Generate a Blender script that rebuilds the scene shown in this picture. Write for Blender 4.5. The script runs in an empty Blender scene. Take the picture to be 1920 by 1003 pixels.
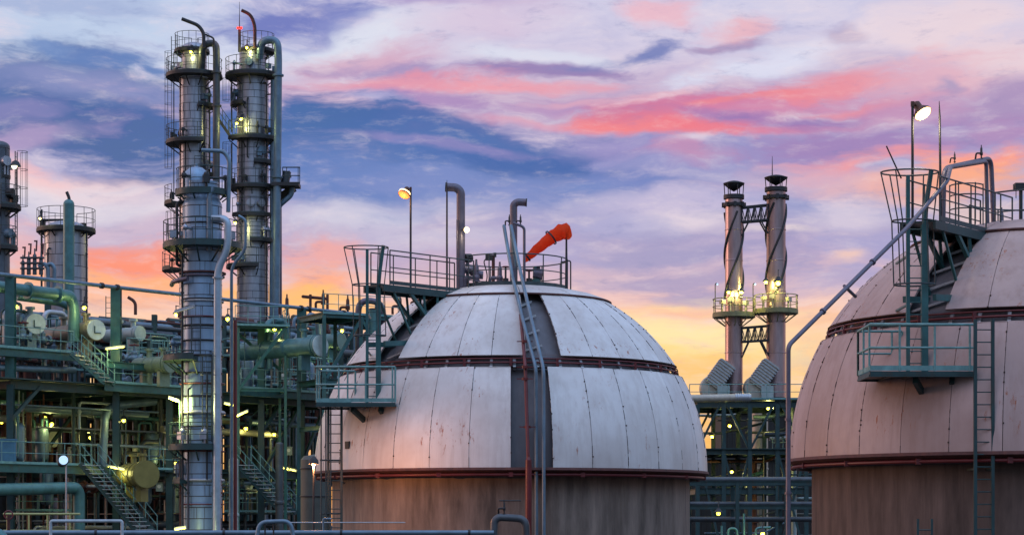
import bpy, math, random
from mathutils import Vector, Matrix
R = math.radians
PI = math.pi
rng = random.Random(7)
scene = bpy.context.scene
col = scene.collection

# ------------------------------------------------------------------ camera
CAMZ = 6.3
F = 4000.0                       # focal length in photo pixels (1920 wide)
HZ = 980.0                       # row of the horizon
cd = bpy.data.cameras.new('camera'); cam = bpy.data.objects.new('camera', cd); col.objects.link(cam)
cam.location = (0, 0, CAMZ); cam.rotation_euler = (R(90), 0, 0)
cd.sensor_width = 36; cd.lens = 36 * F / 1920; cd.shift_y = (HZ - 501.5) / 1920
cd.clip_end = 6000; cd.clip_start = 0.5
scene.camera = cam
scene.view_settings.view_transform = 'Standard'; scene.view_settings.look = 'None'
scene.view_settings.exposure = 0; scene.view_settings.gamma = 1
try:
    scene.cycles.use_denoising = True
    scene.cycles.max_bounces = 6; scene.cycles.diffuse_bounces = 3; scene.cycles.glossy_bounces = 3
    scene.cycles.sample_clamp_indirect = 4
except Exception: pass

def P(px, py, Y): return Vector(((px - 960) / F * Y, Y, CAMZ + (HZ - py) / F * Y))
def X(px, Y): return (px - 960) / F * Y
def Z(py, Y): return CAMZ + (HZ - py) / F * Y
def lin(c):
    return tuple(((v / 255) / 12.92 if v / 255 <= .04045 else ((v / 255 + .055) / 1.055) ** 2.4) for v in c) + (1,)

# ------------------------------------------------------------------ sky
W = bpy.data.worlds.new('World'); scene.world = W; W.use_nodes = True
W.cycles.sampling_method = 'MANUAL'; W.cycles.sample_map_resolution = 256
nt = W.node_tree; nt.nodes.clear()
def nd(t, **kw):
    n = nt.nodes.new(t)
    for k, v in kw.items(): setattr(n, k, v)
    return n
def lk(a, b): nt.links.new(a, b)
def val(n, i, v):
    if isinstance(v, bpy.types.NodeSocket): lk(v, n.inputs[i])
    else: n.inputs[i].default_value = v
def mth(op, a, b=None, c=None):
    n = nd('ShaderNodeMath', operation=op); val(n, 0, a)
    if b is not None: val(n, 1, b)
    if c is not None: val(n, 2, c)
    return n.outputs[0]
def mix(f, a, b):
    n = nd('ShaderNodeMix', data_type='RGBA'); val(n, 0, f); val(n, 6, a); val(n, 7, b); return n.outputs[2]
def noise(vec, scale, detail=5, rough=.55):
    n = nd('ShaderNodeTexNoise'); lk(vec, n.inputs['Vector']); n.inputs['Scale'].default_value = scale
    n.inputs['Detail'].default_value = detail; n.inputs['Roughness'].default_value = rough; return n
def vmath(op, a, b=None):
    n = nd('ShaderNodeVectorMath', operation=op); val(n, 0, a)
    if b is not None: val(n, 1, b)
    return n.outputs[0]
def smooth(v, a, b, lo=0., hi=1.):
    n = nd('ShaderNodeMapRange', interpolation_type='SMOOTHSTEP'); val(n, 0, v)
    n.inputs[1].default_value = a; n.inputs[2].default_value = b; n.inputs[3].default_value = lo; n.inputs[4].default_value = hi
    return n.outputs[0]
geo = nd('ShaderNodeTexCoord'); sep = nd('ShaderNodeSeparateXYZ'); lk(geo.outputs['Generated'], sep.inputs[0])
az = mth('ARCTAN2', sep.outputs[0], sep.outputs[1]); el = mth('ARCSINE', sep.outputs[2])
cmb = nd('ShaderNodeCombineXYZ'); lk(az, cmb.inputs[0]); lk(el, cmb.inputs[1]); q0 = cmb.outputs[0]
mp = nd('ShaderNodeMapping'); lk(q0, mp.inputs[0]); mp.inputs['Scale'].default_value = (.5, 1, 1); mp.inputs['Rotation'].default_value = (0, 0, R(-8))
w1 = noise(mp.outputs[0], 14, 2); w2 = noise(mp.outputs[0], 70, 3, .6)
wv = vmath('ADD', vmath('MULTIPLY', vmath('SUBTRACT', w1.outputs['Color'], (.5, .5, .5)), (.085, .034, 0)),
           vmath('MULTIPLY', vmath('SUBTRACT', w2.outputs['Color'], (.5, .5, .5)), (.024, .008, 0)))
q = vmath('ADD', q0, wv)
st_m = nd('ShaderNodeMapping'); lk(q, st_m.inputs[0]); st_m.inputs['Scale'].default_value = (.22, 1, 1); st_m.inputs['Rotation'].default_value = (0, 0, R(-9))
streak = noise(st_m.outputs[0], 80, 6, .62).outputs['Fac']
lump_m = nd('ShaderNodeMapping'); lk(q, lump_m.inputs[0]); lump_m.inputs['Scale'].default_value = (.45, 1, 1)
lump = noise(lump_m.outputs[0], 48, 5, .62).outputs['Fac']
tex = mth('ADD', mth('MULTIPLY', mth('SUBTRACT', streak, .5), 2.5), mth('MULTIPLY', mth('SUBTRACT', lump, .5), 1.5))
sq = nd('ShaderNodeSeparateXYZ'); lk(q, sq.inputs[0])
# clear-air colour against elevation
rp = nd('ShaderNodeValToRGB'); lk(mth('DIVIDE', sq.outputs[1], 0.6), rp.inputs[0])
cr = rp.color_ramp
def elp(py): return math.atan((980 - py) / F) / 0.6
stops = [(980, (226, 158, 104)), (800, (250, 196, 130)), (690, (252, 212, 168)), (620, (250, 202, 176)), (560, (234, 190, 188)), (480, (186, 164, 196)),
         (380, (150, 152, 198)), (270, (150, 144, 194)), (170, (190, 160, 192)), (90, (206, 196, 220)), (0, (206, 202, 226)), (-900, (176, 186, 218))]
while len(cr.elements) < len(stops): cr.elements.new(.5)
for e, (py, c) in zip(cr.elements, stops): e.position = max(0, elp(py)); e.color = lin(c)
sky = nd('ShaderNodeTexSky', sky_type='NISHITA'); sky.sun_disc = False; sky.sun_elevation = R(3); sky.sun_rotation = R(-62)
base = rp.outputs[0]
# fine streak modulation over everything, so no part of the sky is flat
base = mix(smooth(tex, -.1, .9, 0, .55), base, lin((240, 222, 226)))
base = mix(smooth(tex, .1, -.9, 0, .6), base, lin((120, 128, 186)))
BL = [ # px, py, rx, ry, tilt(deg, + = rises to the right), colour, strength
 (150, 40, 330, 90, 4, (188, 202, 228), .95), (60, 90, 120, 60, 0, (176, 190, 220), .7), (90, 2, 260, 22, 0, (150, 160, 202), .6),
 (420, 70, 200, 70, 10, (208, 212, 232), .8),
 (150, 205, 470, 100, -4, (62, 86, 152), 1), (60, 165, 260, 50, -3, (86, 106, 166), .85), (260, 262, 260, 76, -12, (36, 76, 148), 1),
 (210, 155, 200, 26, -4, (150, 150, 196), .6), (40, 205, 120, 22, 0, (130, 122, 178), .7),
 (90, 83, 50, 12, -10, (104, 130, 186), .8), (205, 93, 62, 14, 10, (92, 118, 178), .9), (285, 103, 55, 12, -5, (84, 114, 176), .9),
 (90, 262, 130, 28, 18, (170, 146, 190), .8), (140, 340, 280, 34, -12, (236, 202, 208), .95), (60, 292, 110, 22, -20, (240, 184, 190), .8),
 (190, 375, 230, 34, -4, (214, 206, 222), .9), (230, 420, 210, 30, 0, (200, 176, 200), .8),
 (240, 490, 190, 40, 3, (248, 146, 128), .95), (180, 540, 260, 34, 0, (250, 176, 140), .9), (30, 450, 60, 60, 0, (236, 178, 180), .6),
 (520, 22, 200, 34, 8, (104, 110, 180), .95), (600, 40, 110, 20, 12, (130, 134, 192), .7), (820, 8, 120, 14, 0, (156, 128, 184), .7),
 (700, 66, 180, 34, 8, (220, 222, 236), .85), (900, 40, 160, 30, 4, (214, 192, 214), .7), (1000, 95, 170, 18, -2, (218, 218, 234), .9),
 (690, 100, 170, 26, 4, (206, 158, 184), .8), (730, 118, 160, 16, -2, (150, 132, 182), .8), (1040, 118, 140, 15, -3, (146, 120, 172), .95),
 (760, 142, 260, 20, 0, (226, 148, 168), .85), (820, 180, 190, 24, -5, (164, 130, 182), .85), (680, 172, 90, 18, -8, (160, 164, 208), .7),
 (980, 150, 160, 14, 0, (238, 160, 172), .8), (1030, 195, 120, 20, 6, (176, 134, 182), .7),
 (660, 232, 280, 56, -6, (56, 88, 156), 1), (800, 262, 340, 52, -4, (72, 94, 162), .95), (560, 250, 150, 80, 0, (42, 86, 156), .95),
 (800, 310, 400, 60, -2, (74, 102, 168), .95), (1000, 300, 240, 24, 0, (58, 90, 162), .9), (780, 275, 200, 10, -3, (150, 134, 188), .6),
 (640, 350, 240, 60, 0, (92, 118, 184), .9), (900, 350, 260, 36, 0, (122, 134, 192), .8), (1110, 345, 120, 14, 4, (112, 130, 190), .8),
 (1130, 272, 120, 26, 0, (152, 140, 192), .8), (1000, 225, 130, 12, -4, (226, 156, 176), .6),
 (1180, 226, 170, 20, -3, (248, 138, 140), .85), (1280, 188, 180, 24, 3, (204, 112, 150), .85), (1460, 190, 220, 42, 2, (210, 130, 166), .8),
 (1560, 148, 110, 24, 8, (240, 146, 154), .75), (1400, 172, 120, 8, 8, (236, 140, 150), .7), (1500, 228, 120, 9, 6, (228, 134, 156), .7), (1250, 166, 110, 7, 10, (236, 176, 186), .6), (1620, 185, 90, 9, 10, (232, 146, 160), .7), (1340, 205, 90, 8, -4, (160, 112, 170), .7), (1100, 180, 130, 8, 5, (224, 170, 188), .6), (1420, 212, 120, 16, 4, (150, 110, 172), .85), (1560, 210, 110, 16, 6, (140, 108, 172), .8),
 (1330, 232, 120, 18, 0, (238, 130, 144), .85), (1300, 255, 60, 10, 4, (226, 212, 226), .8), (1290, 280, 110, 26, 0, (190, 134, 174), .8),
 (1200, 300, 110, 18, 0, (150, 148, 198), .7), (1170, 335, 90, 22, 0, (114, 126, 188), .75),
 (1180, 85, 110, 18, 12, (118, 124, 180), .95), (1380, 66, 90, 10, 10, (160, 136, 176), .8), (1240, 20, 110, 22, -4, (236, 184, 196), .8),
 (1420, 30, 100, 20, 12, (236, 178, 186), .75), (1450, 100, 240, 26, 12, (222, 222, 240), .85), (1620, 50, 40, 24, -10, (156, 140, 180), .8),
 (1640, 90, 80, 22, -6, (180, 166, 200), .7), (1760, 50, 200, 40, 4, (236, 214, 220), .8), (1880, 110, 120, 50, 0, (236, 212, 218), .8),
 (1760, 130, 120, 40, 0, (228, 176, 190), .7), (1760, 148, 22, 16, 0, (164, 148, 186), .8), (1880, 180, 110, 34, 0, (166, 140, 182), .85),
 (1700, 195, 110, 30, 6, (192, 140, 178), .75), (1640, 255, 190, 36, 6, (156, 124, 178), .9), (1850, 235, 130, 26, 4, (172, 134, 180), .85),
 (1600, 300, 150, 20, 8, (240, 158, 164), .85), (1840, 285, 130, 24, 8, (250, 160, 150), .95), (1800, 320, 180, 34, 8, (250, 178, 150), .9),
 (1640, 330, 120, 20, 6, (244, 182, 172), .8), (1850, 380, 120, 30, 0, (240, 206, 196), .7),
 (1500, 330, 150, 30, 0, (214, 178, 196), .6), (1240, 380, 190, 30, 4, (196, 184, 214), .85), (1280, 410, 120, 24, 0, (222, 206, 220), .9),
 (1120, 420, 150, 24, 0, (170, 166, 206), .7), (1180, 470, 220, 30, 0, (158, 150, 192), .85), (1300, 555, 130, 18, 2, (166, 150, 188), .85),
 (1100, 520, 120, 26, 0, (214, 182, 196), .7), (1240, 590, 240, 14, 0, (246, 184, 166), .8), (1230, 640, 280, 60, 0, (255, 230, 182), .95), (1180, 665, 200, 24, 0, (255, 216, 150), .8), (1230, 520, 240, 26, 3, (160, 148, 190), .8),
 (1240, 700, 180, 30, 0, (252, 198, 138), .8), (1560, 400, 110, 40, 8, (216, 202, 220), .75), (1600, 460, 150, 36, 0, (164, 158, 202), .85),
 (1540, 540, 140, 40, 4, (170, 160, 200), .8), (1560, 480, 60, 14, 10, (240, 200, 190), .8), (1560, 620, 140, 18, 0, (246, 196, 172), .8),
 (1420, 470, 50, 60, 0, (150, 142, 188), .5), (1420, 430, 60, 12, 0, (232, 214, 216), .7),
 (640, 420, 180, 26, 0, (206, 200, 220), .85), (800, 400, 130, 24, 4, (170, 172, 208), .7), (760, 450, 130, 20, 0, (186, 176, 208), .7),
 (600, 470, 110, 28, 0, (240, 168, 164), .8), (600, 520, 150, 26, 4, (252, 174, 148), .9), (620, 570, 120, 26, 0, (254, 196, 140), .9),
 (870, 450, 120, 24, 0, (198, 188, 212), .7), (1000, 470, 120, 22, 0, (172, 164, 204), .7), (720, 520, 80, 24, 0, (226, 196, 204), .6),
 (450, 560, 120, 40, 0, (254, 190, 130), .8),
]
for (bx, by, rx, ry, tl, c, s) in BL:
    a = math.atan((bx - 960) / F); e = math.atan((HZ - by) / F * math.cos(a))
    qi = nd('ShaderNodeVectorMath', operation='MULTIPLY_ADD'); lk(base, qi.inputs[0]); qi.inputs[1].default_value = (1e-7, 1e-7, 1e-7); lk(q, qi.inputs[2])   # keeps the node chain in order
    m = nd('ShaderNodeMapping', vector_type='TEXTURE'); lk(qi.outputs[0], m.inputs[0])
    m.inputs['Location'].default_value = (a, e, 0); m.inputs['Rotation'].default_value = (0, 0, R(tl))
    m.inputs['Scale'].default_value = (rx / F, ry / F, 1)
    ln = nd('ShaderNodeVectorMath', operation='LENGTH'); lk(m.outputs[0], ln.inputs[0])
    d = mth('ADD', ln.outputs['Value'], tex)
    base = mix(smooth(d, 1.35, .25, 0, s), base, lin(c))
# the sky behind the camera: paler, bluer, brighter
beh = mix(smooth(tex, -.5, .6), mix(smooth(sep.outputs[0], -.95, .15), (.62, .42, .52, 1), (.32, .58, 1.1, 1)), mix(smooth(sep.outputs[0], -.9, .2), (1.0, .76, .78, 1), (.78, .95, 1.2, 1)))
dim = nd('ShaderNodeMix', data_type='RGBA', blend_type='MULTIPLY'); dim.inputs[0].default_value = 1; lk(beh, dim.inputs[6]); hz_ = smooth(el, R(2), R(48), .19, 1.65); lk(hz_, dim.inputs[7])
beh = dim.outputs[2]
front = smooth(sep.outputs[1], -.25, .55)
fine_m = nd('ShaderNodeMapping'); lk(vmath('ADD', q0, vmath('MULTIPLY', wv, (.35, .35, 0))), fine_m.inputs[0]); fine_m.inputs['Scale'].default_value = (.30, 1, 1); fine_m.inputs['Rotation'].default_value = (0, 0, R(-12))
fine = noise(fine_m.outputs[0], 150, 6, .68).outputs['Fac']
base = mix(smooth(fine, .50, .80, 0, .27), base, lin((244, 226, 226)))
base = mix(smooth(fine, .48, .2, 0, .38), base, lin((96, 108, 168)))
hs = nd('ShaderNodeHueSaturation'); hs.inputs['Saturation'].default_value = 1.14; lk(base, hs.inputs['Color']); base = hs.outputs[0]
base = mix(front, beh, base)
# the bare physical sky adds a little on top
addn = nd('ShaderNodeMix', data_type='RGBA', blend_type='ADD'); addn.inputs[0].default_value = .05
lk(base, addn.inputs[6]); lk(sky.outputs[0], addn.inputs[7])
bg = nd('ShaderNodeBackground'); lk(addn.outputs[2], bg.inputs[0]); bg.inputs[1].default_value = .96
lk(bg.outputs[0], nd('ShaderNodeOutputWorld').inputs[0])

# ------------------------------------------------------------------ sun
sd = bpy.data.lights.new('sun', 'SUN'); sun = bpy.data.objects.new('sun', sd); col.objects.link(sun)
sd.energy = .55; sd.angle = R(14); sd.color = (1, .55, .42)
_a, _e = R(-78), R(5)
sun.rotation_euler = Vector((math.sin(_a) * math.cos(_e), math.cos(_a) * math.cos(_e), math.sin(_e))).to_track_quat('Z', 'Y').to_euler()
sun.location = (-30, 20, 60)

# ------------------------------------------------------------------ materials
MATS = {}
def mat(name, c, rough=.6, metal=0., var=.25, nscale=3., dirt=None, dirtamt=.4, streaky=False, bump=0., spec=.5, coat=0):
    if name in MATS: return MATS[name]
    m = bpy.data.materials.new(name); m.use_nodes = True; t = m.node_tree; b = t.nodes['Principled BSDF']
    co = t.nodes.new('ShaderNodeTexCoord'); oi = t.nodes.new('ShaderNodeObjectInfo')
    mp = t.nodes.new('ShaderNodeMapping'); t.links.new(co.outputs['Object'], mp.inputs[0])
    cb = t.nodes.new('ShaderNodeCombineXYZ')
    mu = t.nodes.new('ShaderNodeMath'); mu.operation = 'MULTIPLY'; mu.inputs[1].default_value = 40
    t.links.new(oi.outputs['Random'], mu.inputs[0]); t.links.new(mu.outputs[0], cb.inputs[0]); t.links.new(mu.outputs[0], cb.inputs[2])
    t.links.new(cb.outputs[0], mp.inputs['Location'])
    if streaky: mp.inputs['Scale'].default_value = (1.6, 1.6, .3)
    n = t.nodes.new('ShaderNodeTexNoise'); n.inputs['Scale'].default_value = nscale; n.inputs['Detail'].default_value = 7; n.inputs['Roughness'].default_value = .65
    t.links.new(mp.outputs[0], n.inputs['Vector'])
    r = t.nodes.new('ShaderNodeValToRGB'); t.links.new(n.outputs['Fac'], r.inputs[0])
    r.color_ramp.elements[0].position = .3; r.color_ramp.elements[1].position = .7
    r.color_ramp.elements[0].color = tuple(v * (1 - var) for v in c) + (1,); r.color_ramp.elements[1].color = tuple(min(1, v * (1 + var)) for v in c) + (1,)
    out = r.outputs[0]
    if dirt:
        n2 = t.nodes.new('ShaderNodeTexNoise'); n2.inputs['Scale'].default_value = nscale * .7; n2.inputs['Detail'].default_value = 9; n2.inputs['Roughness'].default_value = .7
        mp2 = t.nodes.new('ShaderNodeMapping'); mp2.inputs['Location'].default_value = (7, 3, 1); mp2.inputs['Scale'].default_value = (2.2, 2.2, .5)
        t.links.new(mp.outputs[0], mp2.inputs[0]); t.links.new(mp2.outputs[0], n2.inputs['Vector'])
        mr = t.nodes.new('ShaderNodeMapRange'); mr.inputs[1].default_value = .54; mr.inputs[2].default_value = .72; mr.inputs[4].default_value = dirtamt
        t.links.new(n2.outputs['Fac'], mr.inputs[0])
        mx = t.nodes.new('ShaderNodeMix'); mx.data_type = 'RGBA'; t.links.new(mr.outputs[0], mx.inputs[0]); t.links.new(out, mx.inputs[6]); mx.inputs[7].default_value = dirt + (1,)
        out = mx.outputs[2]
    t.links.new(out, b.inputs['Base Color'])
    rr = t.nodes.new('ShaderNodeMapRange'); rr.inputs[3].default_value = max(.05, rough - .12); rr.inputs[4].default_value = min(1, rough + .12)
    t.links.new(n.outputs['Fac'], rr.inputs[0]); t.links.new(rr.outputs[0], b.inputs['Roughness'])
    b.inputs['Metallic'].default_value = metal; b.inputs['Specular IOR Level'].default_value = spec
    if bump:
        bp = t.nodes.new('ShaderNodeBump'); bp.inputs['Strength'].default_value = bump; bp.inputs['Distance'].default_value = .03
        t.links.new(n.outputs['Fac'], bp.inputs['Height']); t.links.new(bp.outputs[0], b.inputs['Normal'])
    MATS[name] = m; return m
def emit(name, c, s):
    if name in MATS: return MATS[name]
    m = bpy.data.materials.new(name); m.use_nodes = True; b = m.node_tree.nodes['Principled BSDF']
    b.inputs['Base Color'].default_value = c + (1,); b.inputs['Emission Color'].default_value = c + (1,); b.inputs['Emission Strength'].default_value = s
    t = m.node_tree; n = t.nodes.new('ShaderNodeTexNoise'); n.inputs['Scale'].default_value = 2
    MATS[name] = m; return m
TEAL = mat('teal_paint', (.026, .105, .108), .45, 0, .3, 2.5, (.10, .05, .02), .5)
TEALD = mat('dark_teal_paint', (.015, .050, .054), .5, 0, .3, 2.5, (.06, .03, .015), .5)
GREEN = mat('green_paint', (.028, .12, .10), .5, 0, .3, 3)
RAIL = mat('rail_paint', (.14, .30, .30), .5, 0, .3, 5)
RAILD = mat('dark_rail_paint', (.035, .055, .06), .5, 0, .3, 5)
ALU = mat('aluminium_cladding', (.26, .29, .33), .40, .65, .22, 1.6, (.16, .12, .10), .55, True, .15)
ALU2 = mat('dull_aluminium_cladding', (.36, .39, .46), .38, .7, .25, 1.6, (.16, .09, .08), .45, True, .2)
STEEL = mat('stack_steel', (.42, .30, .31), .36, .8, .35, .7, (.16, .10, .085), .75, True, .1)
GALV = mat('galvanised_steel', (.40, .43, .46), .45, .5, .2, 6)
DARK = mat('dark_steel', (.028, .030, .034), .55, .2, .3, 4)
PIPEB = mat('blue_grey_pipe', (.13, .21, .28), .42, .3, .25, 2, (.12, .08, .06), .5)
PIPET = mat('teal_pipe', (.07, .19, .20), .42, .2, .25, 2, (.08, .06, .04), .4)
PIPED = mat('dark_pipe', (.07, .085, .10), .45, .3, .3, 2, (.10, .05, .03), .5)
REDP = mat('red_paint', (.12, .016, .020), .42, 0, .25, 4)
RUST = mat('rust_steel', (.085, .030, .026), .75, 0, .45, 5, (.20, .07, .035), .5)
CONC = mat('fireproofing_concrete', (.20, .16, .132), .85, 0, .6, 1.1, (.09, .066, .05), .7, True, .3)
CONC2 = mat('shaded_stained_concrete', (.105, .076, .064), .85, 0, .6, 1.1, (.05, .036, .03), .7, True, .3)  # right tank skirt: its shade is put into a darker base colour, over stain noise
VESSEL = mat('vessel_paint', (.30, .38, .38), .45, .15, .2, 2, (.12, .10, .07), .5)
DISC = mat('pale_end_plate', (.50, .58, .55), .5, 0, .15, 3, (.25, .22, .15), .4)
YELV = mat('yellow_vessel', (.17, .155, .05), .45, 0, .2, 2)
BLUEB = mat('blue_container', (.05, .16, .26), .5, 0, .25, 2)
def fabric():
    m = bpy.data.materials.new('sock_fabric'); m.use_nodes = True; t = m.node_tree; b = t.nodes['Principled BSDF']; o = t.nodes['Material Output']
    n = t.nodes.new('ShaderNodeTexNoise'); n.inputs['Scale'].default_value = 6; n.inputs['Detail'].default_value = 5
    r = t.nodes.new('ShaderNodeValToRGB'); r.color_ramp.elements[0].color = (.95, .085, .012, 1); r.color_ramp.elements[1].color = (1, .14, .022, 1); t.links.new(n.outputs[0], r.inputs[0])
    t.links.new(r.outputs[0], b.inputs['Base Color']); b.inputs['Roughness'].default_value = .8
    tr = t.nodes.new('ShaderNodeBsdfTranslucent'); t.links.new(r.outputs[0], tr.inputs[0]); mx = t.nodes.new('ShaderNodeMixShader'); mx.inputs[0].default_value = .62
    bp = t.nodes.new('ShaderNodeBump'); bp.inputs['Strength'].default_value = .5; bp.inputs['Distance'].default_value = .08; t.links.new(n.outputs[0], bp.inputs['Height']); t.links.new(bp.outputs[0], b.inputs['Normal'])
    t.links.new(b.outputs[0], mx.inputs[1]); t.links.new(tr.outputs[0], mx.inputs[2]); t.links.new(mx.outputs[0], o.inputs[0]); return m
ORANGE = fabric()
BLACK = mat('black_rubber', (.012, .012, .014), .6)
GLOVE = mat('white_reflector', (.75, .76, .78), .4, .2, .1)
PURP = mat('mauve_pipe_paint', (.125, .115, .155), .4, .35, .2, 3, (.18, .08, .07), .4)
CREAM = mat('cream_duct', (.42, .40, .34), .5, .2, .2, 2, (.20, .14, .09), .5)
E_YEL = emit('lamp_yellow', (1., .90, .10), 2.6)
E_TUBE = emit('tube_yellow', (1., .93, .22), 2.4)
E_WARM = emit('lamp_warm', (1., .74, .34), 2.4)
E_ORG = emit('lamp_orange', (1., .22, .05), 1.8)
E_RED = emit('lamp_red', (1., .04, .02), 1.6)
E_WHT = emit('lamp_white', (.55, .78, 1.), .8)

def plate_material(nm_, lo_, hi_, rust_=.58):
    m = bpy.data.materials.new(nm_); m.use_nodes = True; t = m.node_tree; b = t.nodes['Principled BSDF']
    L = t.links.new; N = t.nodes.new
    co = N('ShaderNodeTexCoord'); g = N('ShaderNodeNewGeometry')
    def ns(scale, vec, det=8, ro=.65):
        n = N('ShaderNodeTexNoise'); n.inputs['Scale'].default_value = scale; n.inputs['Detail'].default_value = det; n.inputs['Roughness'].default_value = ro; L(vec, n.inputs['Vector']); return n.outputs['Fac']
    def mr(v, a, b_, lo, hi):
        n = N('ShaderNodeMapRange'); L(v, n.inputs[0]); n.inputs[1].default_value = a; n.inputs[2].default_value = b_; n.inputs[3].default_value = lo; n.inputs[4].default_value = hi; return n.outputs[0]
    def mx(f, a, b_):
        n = N('ShaderNodeMix'); n.data_type = 'RGBA'; L(f, n.inputs[0])
        for i, v in ((6, a), (7, b_)):
            if isinstance(v, tuple): n.inputs[i].default_value = v
            else: L(v, n.inputs[i])
        return n.outputs[2]
    def mp(sc):
        n = N('ShaderNodeMapping'); n.inputs['Scale'].default_value = sc; L(co.outputs['Object'], n.inputs[0]); return n.outputs[0]
    obj = co.outputs['Object']
    isl = g.outputs['Random Per Island']
    c = mx(isl, lo_ + (1,), hi_ + (1,))
    c = mx(mr(ns(.35, obj, 5, .6), .38, .62, 0, .65), c, (lo_[0] * .72, lo_[1] * .66, lo_[2] * .62, 1))
    c = mx(mr(ns(1.1, mp((3.5, 3.5, .22))), .47, .7, 0, .36), c, (lo_[0] * .6, lo_[1] * .52, lo_[2] * .47, 1))           # run-off streaks
    fine = ns(9, mp((1, 1, .5)))
    c = mx(mr(fine, .62, .8, 0, .35), c, (.33, .28, .25, 1))
    patch = ns(.55, mp((1, 1, 1)), 2); rs = ns(4.5, mp((2.2, 2.2, .55)), 9, .7)
    mu = N('ShaderNodeMath'); mu.operation = 'MULTIPLY'; L(mr(patch, rust_, rust_ + .06, 0, 1), mu.inputs[0]); L(mr(rs, .56, .66, 0, 1), mu.inputs[1])
    c = mx(mu.outputs[0], c, (.32, .10, .045, 1))
    L(c, b.inputs['Base Color']); L(mr(fine, .3, .7, .42, .62), b.inputs['Roughness'])
    bp = N('ShaderNodeBump'); bp.inputs['Strength'].default_value = .06; bp.inputs['Distance'].default_value = .05
    L(ns(2.6, obj, 6), bp.inputs['Height']); L(bp.outputs[0], b.inputs['Normal'])
    return m
PLATE = plate_material('white_plate_paint', (.65, .65, .65), (.74, .74, .73), .555); PLATE2 = plate_material('shaded_beige_plate', (.42, .31, .29), (.50, .38, .36), .55)  # second one, right tank: beige paint darkened to carry its dimmer light

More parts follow.
